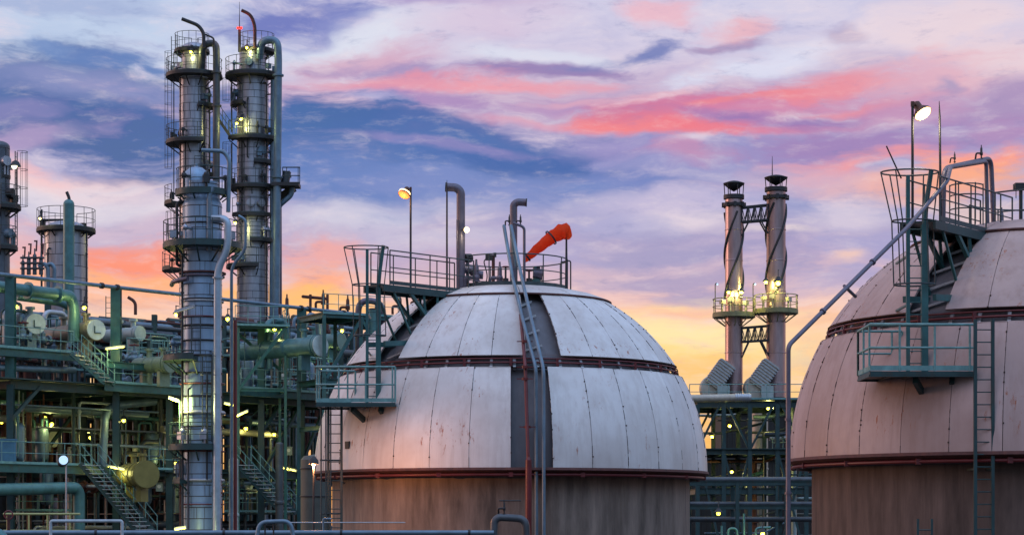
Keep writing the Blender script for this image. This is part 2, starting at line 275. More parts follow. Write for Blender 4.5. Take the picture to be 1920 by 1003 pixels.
# ------------------------------------------------------------------ mesh building
class MB:
    def __init__(s): s.v = []; s.f = []; s.m = []; s.s = []
    def add(s, vs, fs, mi=0, sm=False):
        o = len(s.v); s.v += [tuple(v) for v in vs]
        for f in fs: s.f.append(tuple(i + o for i in f)); s.m.append(mi); s.s.append(sm)
        return s
    def box(s, c, sz, rz=0., mi=0):
        c = Vector(c); h = Vector(sz) / 2; ca, sa = math.cos(rz), math.sin(rz); vs = []
        for x, y, z in ((-1,-1,-1),(1,-1,-1),(1,1,-1),(-1,1,-1),(-1,-1,1),(1,-1,1),(1,1,1),(-1,1,1)):
            a, b = x * h.x, y * h.y; vs.append((c.x + a * ca - b * sa, c.y + a * sa + b * ca, c.z + z * h.z))
        return s.add(vs, [(0,3,2,1),(4,5,6,7),(0,1,5,4),(1,2,6,5),(2,3,7,6),(3,0,4,7)], mi)
    def bar(s, a, b, w, h=None, mi=0, up=(0, 0, 1)):
        h = h or w; a = Vector(a); b = Vector(b); d = (b - a)
        if d.length < 1e-5: return s
        d.normalize(); up = Vector(up)
        if abs(d.dot(up)) > .98: up = Vector((0, 1, 0)) if abs(d.y) < .9 else Vector((1, 0, 0))
        sd_ = d.cross(up).normalized() * (w / 2); u = sd_.cross(d).normalized() * (h / 2)
        vs = [a - sd_ - u, a + sd_ - u, a + sd_ + u, a - sd_ + u, b - sd_ - u, b + sd_ - u, b + sd_ + u, b - sd_ + u]
        return s.add(vs, [(0,1,2,3),(7,6,5,4),(0,4,5,1),(1,5,6,2),(2,6,7,3),(3,7,4,0)], mi)
    def ibeam(s, a, b, w, h, mi=0):
        a = Vector(a); b = Vector(b); d = (b - a).normalized()
        if abs(d.z) > .9:
            f = Vector((0, h / 2 - .01, 0)); s.bar(a + f, b + f, w, .025, mi, (0, 1, 0)); s.bar(a - f, b - f, w, .025, mi, (0, 1, 0)); return s.bar(a, b, .02, h - .05, mi, (0, 1, 0))
        u = Vector((0, 0, h / 2 - .0125))
        s.bar(a + u, b + u, w, .025, mi); s.bar(a - u, b - u, w, .025, mi); return s.bar(a, b, .02, h - .05, mi)
    def tube(s, pts, r, seg=8, closed=False, mi=0, caps=True):
        pts = [Vector(p) for p in pts]; n = len(pts); rr = r if isinstance(r, (list, tuple)) else [r] * n
        T = []
        for i in range(n):
            if closed: t = pts[(i + 1) % n] - pts[i - 1]
            else: t = (pts[min(i + 1, n - 1)] - pts[max(i - 1, 0)])
            if 0 < i < n - 1 or closed:
                a = (pts[i] - pts[i - 1]).normalized(); b = (pts[(i + 1) % n] - pts[i]).normalized(); t = a + b
            if t.length < 1e-6: t = Vector((0, 0, 1))
            T.append(t.normalized())
        N = Vector((0, 0, 1)) if abs(T[0].z) < .9 else Vector((1, 0, 0)); vs = []
        for i in range(n):
            N = (N - T[i] * N.dot(T[i])); N = N.normalized() if N.length > 1e-6 else T[i].orthogonal().normalized()
            B = T[i].cross(N); k = 1.
            if 0 < i < n - 1 and not closed:
                cs = (pts[i] - pts[i - 1]).normalized().dot(T[i]); k = min(1.6, 1 / max(cs, .4))
            for j in range(seg):
                a = 2 * PI * j / seg; vs.append(pts[i] + (N * math.cos(a) + B * math.sin(a)) * rr[i] * k)
        fs = []
        for i in range(n if closed else n - 1):
            for j in range(seg):
                a = i * seg + j; b = i * seg + (j + 1) % seg; i2 = (i + 1) % n
                fs.append((a, b, i2 * seg + (j + 1) % seg, i2 * seg + j))
        s.add(vs, fs, mi, True)
        if caps and not closed:
            s.add(vs[:seg], [tuple(range(seg))[::-1]], mi); s.add(vs[-seg:], [tuple(range(seg))], mi)
        return s
    def pipe(s, pts, r, bend=None, seg=10, mi=0, flanges=(), caps=True):
        """a pipe with rounded elbows"""
        pts = [Vector(p) for p in pts]; bend = bend if bend is not None else r * 3; out = [pts[0]]
        for i in range(1, len(pts) - 1):
            a = pts[i - 1] - pts[i]; b = pts[i + 1] - pts[i]; k = min(bend, a.length * .48, b.length * .48)
            a.normalize(); b.normalize(); p0 = pts[i] + a * k; p2 = pts[i] + b * k
            for t in [j / 6 for j in range(7)]:
                out.append(p0 * (1 - t) ** 2 + pts[i] * 2 * t * (1 - t) + p2 * t * t)
        out.append(pts[-1]); s.tube(out, r, seg, False, mi, caps)
        for (i, t) in flanges:
            a = pts[i].lerp(pts[i + 1], t); d = (pts[i + 1] - pts[i]).normalized() * max(.02, r * .16)
            s.tube([a - d * 1.3, a - d * .1], r * 1.45, seg, False, mi); s.tube([a + d * .1, a + d * 1.3], r * 1.45, seg, False, mi)
        return s
    def lathe(s, c, prof, seg=32, mi=0, smooth=False, a0=0., a1=2 * PI, axis=None):
        c = Vector(c); full = abs(a1 - a0 - 2 * PI) < 1e-6
        M = axis
        def pt(r, z, a):
            v = Vector((r * math.sin(a), -r * math.cos(a), z))
            if M is not None: v = M @ v
            return c + v
        def ring(r, z): return [pt(r, z, a0 + (a1 - a0) * j / seg) for j in range(seg if full else seg + 1)]
        if smooth:
            vs = []; n = seg if full else seg + 1
            for r, z in prof: vs += ring(max(r, 1e-4), z)
            fs = [(i * n + j, i * n + (j + 1) % n, (i + 1) * n + (j + 1) % n, (i + 1) * n + j) for i in range(len(prof) - 1) for j in range(seg)]
            s.add(vs, fs, mi, True)
        else:
            for (r0, z0), (r1, z1) in zip(prof, prof[1:]):
                A = ring(max(r0, 1e-4), z0); B = ring(max(r1, 1e-4), z1); n = len(A)
                s.add(A + B, [(j, (j + 1) % n, n + (j + 1) % n, n + j) for j in range(seg)], mi, abs(z1 - z0) > 1e-4)
        return s
    def arcpts(s, c, r, a0, a1, n): return [Vector((c[0] + r * math.sin(a0 + (a1 - a0) * i / n), c[1] - r * math.cos(a0 + (a1 - a0) * i / n), c[2])) for i in range(n + 1)]
    def sphere(s, c, r, mi=0, seg=12):
        return s.lathe(c, [(r * math.cos(t), r * math.sin(t)) for t in [-PI / 2 + PI * i / (seg // 2) for i in range(seg // 2 + 1)]], seg, mi, True)
    def build(s, name, m, parent=None, **kw):
        me = bpy.data.meshes.new(name); off = Vector((0, 0, 0))
        if parent is not None:
            off = wloc(parent)
        me.from_pydata([(x - off.x, y - off.y, z - off.z) for x, y, z in s.v], [], s.f)
        for mm in (m if isinstance(m, (list, tuple)) else [m]): me.materials.append(mm)
        if s.f:
            me.polygons.foreach_set('material_index', s.m); me.polygons.foreach_set('use_smooth', s.s)
        me.update(); o = bpy.data.objects.new(name, me); col.objects.link(o)
        if parent is not None: o.parent = parent
        for k, v in kw.items(): o[k] = v
        return o
def wloc(o):
    v = Vector(o.location)
    while o.parent is not None: o = o.parent; v += Vector(o.location)
    return v
def thing(name, label, cat, loc=(0, 0, 0), group=None):
    o = bpy.data.objects.new(name, None); col.objects.link(o); o.location = loc; o.empty_display_size = .3
    o['label'] = label; o['category'] = cat
    if group: o['group'] = group
    return o
def single(name, mb, m, label, cat, group=None, at=None):
    """a thing that is one mesh, with its origin near it"""
    c = Vector(at) if at is not None else Vector((sum(v[0] for v in mb.v) / len(mb.v), sum(v[1] for v in mb.v) / len(mb.v), min(v[2] for v in mb.v)))
    mb.v = [(x - c.x, y - c.y, z - c.z) for x, y, z in mb.v]
    o = mb.build(name, m); o.location = c; o['label'] = label; o['category'] = cat
    if group: o['group'] = group
    return o
def light(kind, loc, power, c, parent, rad=.15, target=None, spot=None):
    ld = bpy.data.lights.new('bulb_light', kind); ld.energy = power; ld.color = c; ld.shadow_soft_size = rad
    if spot: ld.spot_size = spot; ld.spot_blend = .5
    o = bpy.data.objects.new('bulb_light', ld); col.objects.link(o)
    o.location = Vector(loc) - wloc(parent); o.parent = parent
    if target is not None: o.rotation_euler = (Vector(target) - Vector(loc)).to_track_quat('-Z', 'Y').to_euler()
    return o
def dup(root, loc, label=None, **kw):
    r = root.copy(); col.objects.link(r); r.location = loc
    if label: r['label'] = label
    for ch in list(root.children):
        c = ch.copy(); col.objects.link(c); c.parent = r
        for g in ch.children:
            d = g.copy(); col.objects.link(d); d.parent = c
    return r

# ------------------------------------------------------------------ generic fittings
def rail_run(mb, pts, h=1.1, sp=1.2, r=.022, toe=True, mi=0, mids=1):
    pts = [Vector(p) for p in pts]; up = Vector((0, 0, 1))
    tot = 0.
    for k in range(mids + 1):
        z = h * (1 - k / (mids + 1)); mb.tube([p + up * z for p in pts], r * (1 if k == 0 else .8), 6, False, mi)
    if toe:
        for a, b in zip(pts, pts[1:]): mb.bar(a + up * .07, b + up * .07, .012, .12, mi)
    acc = 0.; mb.tube([pts[0], pts[0] + up * h], r, 6, False, mi)
    for a, b in zip(pts, pts[1:]):
        L = (b - a).length; t = sp - acc
        while t < L - 1e-3:
            p = a.lerp(b, t / L); mb.tube([p, p + up * h], r * .9, 6, False, mi); t += sp
        acc = (acc + L) % sp
    mb.tube([pts[-1], pts[-1] + up * h], r, 6, False, mi)
    return mb
def ladder_mb(p, z0, z1, face, w=.42, st=.05, rr=.014, mi=0, mb=None):
    """vertical ladder at p, its width along the direction square to 'face'"""
    mb = mb or MB(); d = Vector((math.cos(face), math.sin(face), 0)) * (w / 2); p = Vector((p[0], p[1], 0))
    for k in (-1, 1): mb.bar(p + d * k + Vector((0, 0, z0)), p + d * k + Vector((0, 0, z1)), st, st * .9, mi, (d.x, d.y, 0))
    z = z0 + .15
    while z < z1 - .05: mb.tube([p - d + Vector((0, 0, z)), p + d + Vector((0, 0, z))], rr, 5, False, mi); z += .3
    return mb
def cage_mb(p, z0, z1, face, out, w=.42, mi=0, rad=.36, r=.014, flare=0.):
    mb = MB(); p = Vector((p[0], p[1], 0)); n = Vector((math.cos(out), math.sin(out), 0)); d = Vector((math.cos(face), math.sin(face), 0))
    def hoop(z, k=1.):
        return [p + Vector((0, 0, z)) + d * (rad * k * math.cos(a)) * 1. + n * (rad * k * math.sin(a) + .28) for a in [-.35 + (PI + .7) * i / 10 for i in range(11)]]
    nz = max(2, int((z1 - z0) / .8) + 1)
    for i in range(nz):
        z = z0 + (z1 - z0) * i / (nz - 1); k = 1 + flare * max(0, (z - (z1 - 1.2)) / 1.2); mb.tube(hoop(z, k), r, 5, False, mi)
    for j in (0, 2, 4, 6, 8, 10):
        mb.tube([hoop(z0)[j], hoop(max(z0, z1 - 1.2))[j], hoop(z1, 1 + flare)[j]], r * .8, 5, False, mi)
    return mb
def deck_ring(mb, c, z, r0, r1, a0, a1, th=.12, mi=0):
    n = max(4, int(abs(a1 - a0) / R(15)))
    ring = [(r0, -th), (r1, -th), (r1, .04), (r1 - .02, .04), (r1 - .02, 0), (r0, 0), (r0, -th)]
    mb.lathe((c[0], c[1], z), ring, n, mi, False, a0, a1)
    for a in (a0, a1):
        s_, c_ = math.sin(a), -math.cos(a)
        vs = [(c[0] + r * s_, c[1] + r * c_, z + h) for r, h in ((r0, -th), (r1, -th), (r1, 0), (r0, 0))]
        mb.add(vs, [(0, 1, 2, 3)], mi)
    k = max(2, int(abs(a1 - a0) / R(35)))
    for i in range(k + 1):
        a = a0 + (a1 - a0) * (i + .02) / (k + .04); s_, c_ = math.sin(a), -math.cos(a)
        mb.bar((c[0] + r0 * s_, c[1] + r0 * c_, z - th - .7 * (r1 - r0)), (c[0] + (r1 - .08) * s_, c[1] + (r1 - .08) * c_, z - th - .03), .06, .06, mi)
    return mb
def valve_proto(name, label, cat, big=1., m=PIPEB):
    t = thing(name, label, cat, (0, 0, 0))
    b = MB().tube([(-.28 * big, 0, .3 * big), (-.2 * big, 0, .3 * big)], .15 * big, 10).tube([(.2 * big, 0, .3 * big), (.28 * big, 0, .3 * big)], .15 * big, 10)
    b.tube([(-.28 * big, 0, .3 * big), (.28 * big, 0, .3 * big)], .08 * big, 10); b.sphere((0, 0, .3 * big), .15 * big)
    b.lathe((0, 0, .3 * big), [(.1 * big, .05 * big), (.11 * big, .2 * big), (.05 * big, .25 * big), (.04 * big, .42 * big)], 10)
    b.build('valve_body', m, t)
    w = MB().tube([(.16 * big * math.cos(a), .16 * big * math.sin(a), .74 * big) for a in [2 * PI * i / 14 for i in range(14)]], .02 * big, 6, True)
    w.bar((-.16 * big, 0, .74 * big), (.16 * big, 0, .74 * big), .02 * big); w.bar((0, -.16 * big, .74 * big), (0, .16 * big, .74 * big), .02 * big); w.tube([(0, 0, .6 * big), (0, 0, .8 * big)], .02 * big)
    w.build('handwheel', REDP, t)
    s_ = MB().tube([(0, 0, 0), (0, 0, .3 * big)], .05 * big, 8).tube([(0, 0, 0), (0, 0, .03)], .12 * big, 10); s_.build('support_foot', DARK, t)
    return t

# ------------------------------------------------------------------ ground
g = MB(); g.add([(-3000, -300, 0), (3000, -300, 0), (3000, 5500, 0), (-3000, 5500, 0)], [(0, 1, 2, 3)])
GR = mat('gravel_ground', (.045, .042, .04), .9, 0, .4, .6, (.03, .03, .03), .6, False, .5)
go = g.build('ground', GR); go['kind'] = 'structure'

# ------------------------------------------------------------------ spherical tanks
RT = 6.7; ZC = 7.98
S45 = [(.0, 0)]
def gores(mb, c, th0, th1, n, phase, skip, rad, seed, nt_=10, th=.05, gap=.006, radf=None):
    """curved cladding plates, one island per plate"""
    r_ = random.Random(seed)
    for k in range(n):
        a0 = phase + 2 * PI * k / n; a1 = a0 + 2 * PI / n
        mid = ((a0 + a1) / 2 + PI) % (2 * PI) - PI
        if any(s0 < mid < s1 for s0, s1 in skip): continue
        dr = [r_.uniform(-.006, .008) for _ in range(4)]; g_ = gap / rad + r_.uniform(0, .0010)
        na = 4; vs = []; inn = []
        for i in range(nt_ + 1):
            t = i / nt_; el_ = th0 + (th1 - th0) * t
            for j in range(na + 1):
                u = j / na; a = a0 + g_ + (a1 - a0 - 2 * g_) * u
                d = (dr[0] * (1 - u) + dr[1] * u) * (1 - t) + (dr[2] * (1 - u) + dr[3] * u) * t
                flat = 1 - .12 * (1 - math.cos((a1 - a0) / 2)) * (1 - (2 * u - 1) ** 2)   # plates are a little flatter than the ball
                for (lst, off) in ((vs, 0), (inn, -th)):
                    rr = rad + d + off; x = rr * math.cos(el_) * flat
                    lst.append((c[0] + x * math.sin(a), c[1] - x * math.cos(a), c[2] + rr * math.sin(el_)))
        w = na + 1; fs = [(i * w + j, i * w + j + 1, (i + 1) * w + j + 1, (i + 1) * w + j) for i in range(nt_) for j in range(na)]
        o = len(vs); b = [j for j in range(w)] + [i * w + na for i in range(1, nt_ + 1)] + [nt_ * w + j for j in range(na - 1, -1, -1)] + [i * w for i in range(nt_ - 1, 0, -1)]
        base_ = len(mb.v); mb.v += vs
        for f in fs: mb.f.append(tuple(i + base_ for i in f)); mb.m.append(0); mb.s.append(True)
        sb = len(mb.v); mb.v += [vs[i] for i in b] + [inn[i] for i in b]; nb = len(b)         # edge faces keep their own vertices: crisp laps
        for i in range(nb):
            p, q_ = i, (i + 1) % nb; mb.f.append((sb + q_, sb + p, sb + nb + p, sb + nb + q_)); mb.m.append(0); mb.s.append(False)
def sph(c, a, el_, r): return Vector((c[0] + r * math.cos(el_) * math.sin(a), c[1] - r * math.cos(el_) * math.cos(a), c[2] + r * math.sin(el_)))
def sphere_tank(cx, cy, label, ph_lo, ph_up, skip_lo, skip_up, seed, PLATE=PLATE):
    t = thing('sphere_tank', label, 'storage tank', (cx, cy, 0)); c = (cx, cy, ZC)
    e = math.asin
    if seed == 11: MB().box(sph(c, R(-52.5), math.asin(.125), RT + .01), (.22, .06, .24), R(-52.5)).build('inspection_hatch', BLACK, t)
    # cap: slightly flattened cone of plates over the crown
    m = MB(); n = 12
    for k in range(n):
        a0 = ph_up + 2 * PI * k / n + .003; a1 = ph_up + 2 * PI * (k + 1) / n - .003; vs = []
        prof = [(.512, .868), (.50, .876), (.42, .905), (.30, .932), (.16, .948), (.02, .952)]
        for r_, h in prof:
            for j in range(5): a = a0 + (a1 - a0) * j / 4; vs.append((cx + RT * r_ * math.sin(a), cy - RT * r_ * math.cos(a), ZC + RT * h))
        m.add(vs, [(i * 5 + j, i * 5 + j + 1, (i + 1) * 5 + j + 1, (i + 1) * 5 + j) for i in range(5) for j in range(4)], 0, True)
    m.build('crown_cladding', PLATE, t)
    rr = random.Random(seed + 5)
    # bolted seam strips, ragged like the photographed joints
    for (nm_, t0, t1, ph, skip) in (('lower_cladding', R(.3), e(.484), ph_lo, skip_lo), ('upper_cladding', e(.541), e(.872), ph_up, skip_up)):
        m = MB(); gores(m, c, t0, t1, 32, ph, skip, RT, seed + (nm_[0] == 'u')); nf = len(m.f)
        for k in range(32):
            a = ph + 2 * PI * k / 32; x = t0
            am = ((a + PI) % (2 * PI)) - PI
            if any(s0 + .01 < am < s1 - .01 for s0, s1 in skip): continue
            while x < t1:
                l = rr.uniform(.006, .05)
                if rr.random() < .45: m.bar(sph(c, a, x, RT + .004), sph(c, a, min(t1, x + l), RT + .004), rr.uniform(.008, .015), .014)
                if rr.random() < .25: m.box(sph(c, a + rr.uniform(-.003, .003), x, RT + .004), (.035, .035, .04), a)
                x += l + rr.uniform(.002, .02)
        for i in range(nf, len(m.f)): m.m[i] = 1
        m.build(nm_, [PLATE, mat('seam_rust', (.045, .028, .024), .8, 0, .3, 4)], t)
    m = MB().lathe(c, [(RT * .958 * math.cos(x), RT * .958 * math.sin(x)) for x in [R(-2) + (R(92)) * i / 24 for i in range(25)]], 64, 0, True)
    nf = len(m.f)
    for k in range(48):                                   # stiffeners standing in the slots of the cladding
        a = 2 * PI * k / 48 + .02; m.bar(sph(c, a, e(.482), RT * .975), sph(c, a, e(.54), RT * .975), .09, .05)
    for s0, s1 in skip_up:
        for h in (.56, .64, .72, .8): m.bar(sph(c, s0, e(h), RT * .972), sph(c, s1, e(h + .05), RT * .972), .09, .06)
    for i in range(nf, len(m.f)): m.m[i] = 1
    m.build('inner_shell', [mat('inner_shell_grey', (.13, .13, .145), .8, 0, .35, .8, (.08, .06, .05), .6, True, .2), GALV], t)
    for h, k, r_ in ((.505, .985, .032), (.524, .995, .022)):
        rho = RT * math.sqrt(1 - h * h) * k; m = MB(); pp = m.arcpts((cx, cy, ZC + RT * h), rho, 0, 2 * PI, 72)[:-1]
        m.tube(pp, r_, 8, True)
        for i in range(0, 72, 3):
            p = pp[i]; m.box((p.x, p.y, p.z - .05), (.09, .09, .12))
        m.build('spray_pipe', REDP, t)
        m = MB().lathe((cx, cy, ZC), [(RT * .873 + .03, RT * .482), (RT * .84, RT * .478)], 64); m.build('lower_flashing', RUST, t)
    m = MB().lathe((cx, cy, ZC), [(RT * .843 + .02, RT * .540), (RT * .81, RT * .544), ], 64); m.build('upper_flashing', RUST, t)
    m = MB().lathe(c, [(RT * 1.004, .05), (RT * 1.008, -.03), (RT * .985, -.10), (RT * .90, -.14)], 72); m.build('rim_flashing', RUST, t)
    m = MB(); pp = m.arcpts((cx, cy, ZC - .17), RT * .985, 0, 2 * PI, 72)[:-1]; m.tube(pp, .05, 8, True)
    for i in range(0, 72, 4): p = pp[i]; m.box((p.x, p.y, p.z), (.13, .13, .14)); m.tube([p, (cx + (p.x - cx) * .93, cy + (p.y - cy) * .93, p.z + .05)], .02, 5)
    m.build('spray_pipe', REDP, t)
    m = MB().lathe((cx, cy, 0), [(RT * .91, 0), (RT * .91, ZC - .12)], 64)
    for k in range(8):
        a = 2 * PI * k / 8 + .37; m.box((cx + RT * .896 * math.sin(a), cy - RT * .896 * math.cos(a), (ZC - .15) / 2), (.7, .14, ZC - .15), a)
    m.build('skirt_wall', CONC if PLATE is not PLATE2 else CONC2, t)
    m = MB()
    for h, k in ((.868, .51),): m.tube(m.arcpts((cx, cy, ZC + RT * h - .01), RT * k, 0, 2 * PI, 72)[:-1], .035, 6, True)
    m.build('crown_flashing', RUST, t)
    return t
C1 = (X(958, 73), 73.); C2 = (X(1950, 57.5), 57.5)
tank1 = sphere_tank(C1[0], C1[1], 'white spherical storage tank in the middle, below the orange windsock', 0, R(5.0), [(R(.2), R(11))], [(R(.2), R(11)), (R(-48), R(-38))], 11)
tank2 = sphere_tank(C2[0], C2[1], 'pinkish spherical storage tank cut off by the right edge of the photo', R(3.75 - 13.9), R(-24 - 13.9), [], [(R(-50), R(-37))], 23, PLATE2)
# the slots in the first tank need plates that stop exactly at their sides: narrow filler plate beside the front slot

def top_railing(tank, c, r, z, name='crown_railing', a0=0, a1=2 * PI):
    m = MB(); rail_run(m, m.arcpts((c[0], c[1], z), r, a0, a1, 20), 1.05, .95, .022); m.build(name, RAILD, tank)
top_railing(tank1, C1, 1.95, Z(546, 73), a0=R(-50), a1=R(240))
top_railing(tank2, C2, 1.95, 13.95, a0=R(-50), a1=R(240))

def access(c, Yp, pxs, pz, deckpts, lx, lw, wl, z_walk, walk, label, ladder2, seed, hoopx):
    """platform, ladder and walkway on one tank: one thing, parts beneath"""
    t = thing('access_platform', label, 'platform', (X(lx, Yp), Yp, 0))
    x0, x1 = X(pxs[0], Yp), X(pxs[1], Yp); d = 1.9
    m = MB(); m.box(((x0 + x1) / 2, Yp, pz - .05), (x1 - x0, d, .08))
    for y in (Yp - d / 2 + .03, Yp + d / 2 - .03): m.bar((x0, y, pz - .08), (x1, y, pz - .08), .05, .12)
    for k in range(6): xx = x0 + (x1 - x0) * k / 5; m.bar((xx, Yp - d / 2 + .06, pz - .11), (xx, Yp + d / 2 - .06, pz - .11), .05, .05)
    m.bar((x0 + (x1 - x0) * .45, Yp - .6, pz - .2), ((x0 + x1) / 2 + 1.0, Yp + 1.6, pz - 1.3), .12, .16)
    m.bar((x0 + (x1 - x0) * .8, Yp - .6, pz - .2), (x1 + .3, Yp + 1.6, pz - 1.3), .12, .16)
    m.build('platform_deck', TEALD, t)
    m = MB(); y0, y1 = Yp - d / 2 + .03, Yp + d / 2 - .03
    rail_run(m, [(x0, y1, pz), (x0, y0, pz), (x1, y0, pz)], 1.12, .85, .032); rail_run(m, [(x0, y1, pz), (x0 + 1.1, y1, pz)], 1.12, .85, .032); m.build('platform_railing', RAIL, t)
    m = MB(); lX = X(lx, Yp); w = lw * Yp / F
    m.bar((lX - w / 2, Yp, pz), (lX - w / 2, Yp, z_walk + 1.1), .09, .09); m.bar((lX + w / 2, Yp, pz), (lX + w / 2, Yp, z_walk - .1), .16, .16)
    m.tube([(lX + w / 2, Yp, z_walk - .1), (lX + w / 2 + .05, Yp, z_walk + .45), (lX + w / 2 + .16, Yp - .05, z_walk + 1.25)], .06, 8)
    z = pz + .25
    while z < z_walk: m.tube([(lX - w / 2, Yp, z), (lX + w / 2, Yp, z)], .014, 5); z += .3
    for zz in (pz + 1.7, pz + 2.9): m.bar((lX - w / 2, Yp + .02, zz), (lX - w / 2, Yp + 1.6, zz), .05)
    m.build('ladder', TEAL, t)
    m = MB(); hx = X(hoopx, Yp); rad = .62
    def hoop(z, r, sx=0): return [(hx + sx + r * math.cos(a) * 1.15, Yp + .1 - r * .8 * math.sin(a), z) for a in [2 * PI * i / 20 for i in range(20)]]
    m.tube(hoop(z_walk + 1.2, rad), .022, 5, True); m.tube(hoop(z_walk + .0, rad * .72, .07), .022, 5, True); m.tube(hoop(pz + 2.2, rad * .72, .12), .022, 5, True)
    for i in (0, 3, 7, 10, 13, 17): m.tube([hoop(pz + 2.2, rad * .72, .12)[i], hoop(z_walk, rad * .72, .07)[i], hoop(z_walk + 1.2, rad)[i]], .018, 5)
    m.build('safety_cage', RAILD, t)
    # walkway to the crown
    a = Vector((X(wl, Yp), Yp + .1, z_walk)); b = Vector((walk[0], walk[1], z_walk)); dv = (b - a).normalized(); sd_ = Vector((-dv.y, dv.x, 0)) * .45
    m = MB()
    m.bar(a - Vector((0, 0, .03)), b - Vector((0, 0, .03)), .9, .05)
    for s in (-1, 1): m.bar(a + sd_ * s - Vector((0, 0, .12)), b + sd_ * s - Vector((0, 0, .12)), .07, .22)
    m.build('walkway_deck', TEALD, t)
    m = MB()
    rail_run(m, [a - sd_ + dv * .3, b - sd_], 1.1, .9, .022); rail_run(m, [a + sd_ + dv * .3, b + sd_], 1.1, 1.0, .022); m.build('walkway_railing', RAILD, t)
    m = MB(); L = (b - a).length; tt = .25
    for s in (-1, 1):
        o = sd_ * s * .9; lo = Vector((0, 0, 1))
        p1 = a + dv * (L * .30) + o - lo * .2; foot = a + dv * (L * .62) + o - lo * 1.45; p2 = a + dv * (L * .60) + o - lo * .2; p3 = a + dv * (L * .95) + o - lo * .2
        m.bar(p1, foot, .1); m.bar(p3, foot, .1); m.bar(p2, foot, .08); m.bar(a + dv * (L * .45) + o - lo * .2, foot - lo * .3 - dv * .5, .08)
        m.bar(a + dv * .1 + o - lo * 1.9, foot - lo * .25 + dv * .4, .1, .16)
        m.bar(a + dv * (L * .12) + o - lo * .2, a + dv * (L * .34) + o - lo * 1.75, .06)
    m.build('walkway_brace', TEAL, t)
    if ladder2:
        m = MB(); px_, Yl, zt = ladder2; xx = X(px_, Yl); ww = .42
        ladder_mb((xx, Yl), 0, zt, 0, ww, .085, .016, 0, m)
        for zz in (2.5, 5., 7.6): m.bar((xx - ww / 2, Yl, zz), (xx - ww / 2, Yl + 1.2, zz), .05); m.bar((xx + ww / 2, Yl, zz), (xx + ww / 2, Yl + 1.2, zz), .05)
        m.build('lower_ladder', TEALD, t)
    return t
a1 = access(C1, 68.5, (598, 744), 10.12, None, 699, 21, 700, 13.95, (X(870, 71.6), 71.6), 'green access platform and ladder clamped on the left shoulder of the middle tank', (628, 68.2, 10.1), 1, 686)
a2 = access(C2, 52.6, (1620, 1814), 9.98, None, 1718, 31, 1722, 13.75, (X(1868, 56.4), 56.4), 'dark green access platform and ladder on the tank at the right edge', (1845, 51.4, 11.2), 2, 1707)
m = MB()
for k in range(3): 
    x = X(603 + 9 * k, 68.2); m.tube([(x, 68.0, 0), (x, 68.0, 10.0)], .025, 5)
for z in (6.6, 8.3): m.tube([(X(600, 68.), 68.0, z), (X(640, 68.), 68.3, z)], .03, 5)
m.build('lower_cage', RAILD, a1)

# pipes that run down over the middle tank
def pw(name, pts, rpx, m_, label, cat='pipe', bend=None, group=None, flanges=(), seg=10):
    P_ = [P(*p) for p in pts]; r = rpx * P_[0].y / F; mb = MB().pipe(P_, r, bend if bend else r * 4, seg, 0, flanges)
    return single(name, mb, m_, label, cat, group)
pw('drain_pipe', [(958, 500, 71.8), (944, 418, 71.6), (961, 520, 70.2), (983, 610, 67.5), (1005, 690, 66.5), (1006, 1100, 66.4)], 3.2, PIPEB, 'left one of two blue-grey pipes bending down over the front of the middle tank', bend=.25)
pw('drain_pipe', [(968, 500, 71.7), (957, 418, 71.5), (978, 520, 70.), (999, 610, 67.3), (1019, 690, 66.3), (1020, 1100, 66.2)], 3.2, PIPEB, 'right one of two blue-grey pipes bending down over the front of the middle tank', bend=.25)
t = thing('riser_pipe', 'dark red fire water riser on the front of the middle tank', 'pipe', P(990, 1200, 66.)); 
m = MB().pipe([P(976, 590, 68.3), P(979, 620, 67.6), P(985, 688, 66.5), P(990, 850, 66.), P(991, 870, 66.)], .055, .1); m.build('upper_pipe', REDP, t)
m = MB().pipe([P(991, 862, 66.), P(991, 1220, 66.)], .1, .1, 12); m.tube([P(991, 856, 66), P(991, 864, 66)], [.055, .1]); m.build('lower_pipe', REDP, t)
for py in (640, 688, 710, 800, 880):
    m = MB(); p = P(984 if py < 720 else 989, py, 66.4 if py > 680 else 67.2); m.tube([p - Vector((0, 0, .04)), p + Vector((0, 0, .04))], .1, 10); m.bar(p - Vector((.25, 0, 0)), p + Vector((.25, 0, 0)), .03); m.build('pipe_clamp', REDP, t)

# ------------------------------------------------------------------ things on the crown of the middle tank
def gooseneck(pts, rpx, tip, m_, label, base_r=1.5):
    t = thing('vent_pipe', label, 'vent pipe', P(*pts[0])); P_ = [P(*p) for p in pts]; r = rpx * P_[0].y / F
    MB().pipe(P_, r, r * 3.2, 14, caps=False).build('stack_pipe', m_, t)
    d = (P_[-1] - P_[-2]).normalized(); mb = MB().tube([P_[-1] - d * .02, P_[-1] + d * .02], r * 1.12, 14, caps=False)
    mb.tube([P_[-1] - d * .3, P_[-1] - d * .28], r * .9, 14); mb.build('outlet_rim', DARK, t)
    MB().tube([P_[0], P_[0] + Vector((0, 0, .08))], r * 1.7, 14).build('base_flange', DARK, t); return t
gooseneck([(864, 556, 71.6), (864, 360, 71.6), (856, 352, 71.6), (836, 351, 71.6)], 8, 0, PURP, 'tall mauve vent pipe with its open end turned left above the middle tank')
gooseneck([(963, 545, 72.4), (963, 384, 72.4), (970, 379, 72.4), (987, 380, 72.4)], 7, 0, PURP, 'mauve vent pipe with its open end turned right beside the windsock')
pw('side_pipe', [(983, 545, 71.9), (983, 426, 71.9), (962, 418, 71.9)], 2.6, PURP, 'thin bent pipe just right of the shorter vent pipe', bend=.12)
pw('side_pipe', [(857, 545, 71.4), (857, 412, 71.4)], 1.5, PURP, 'slim rust-brown pipe strapped on the left of the tallest vent pipe')
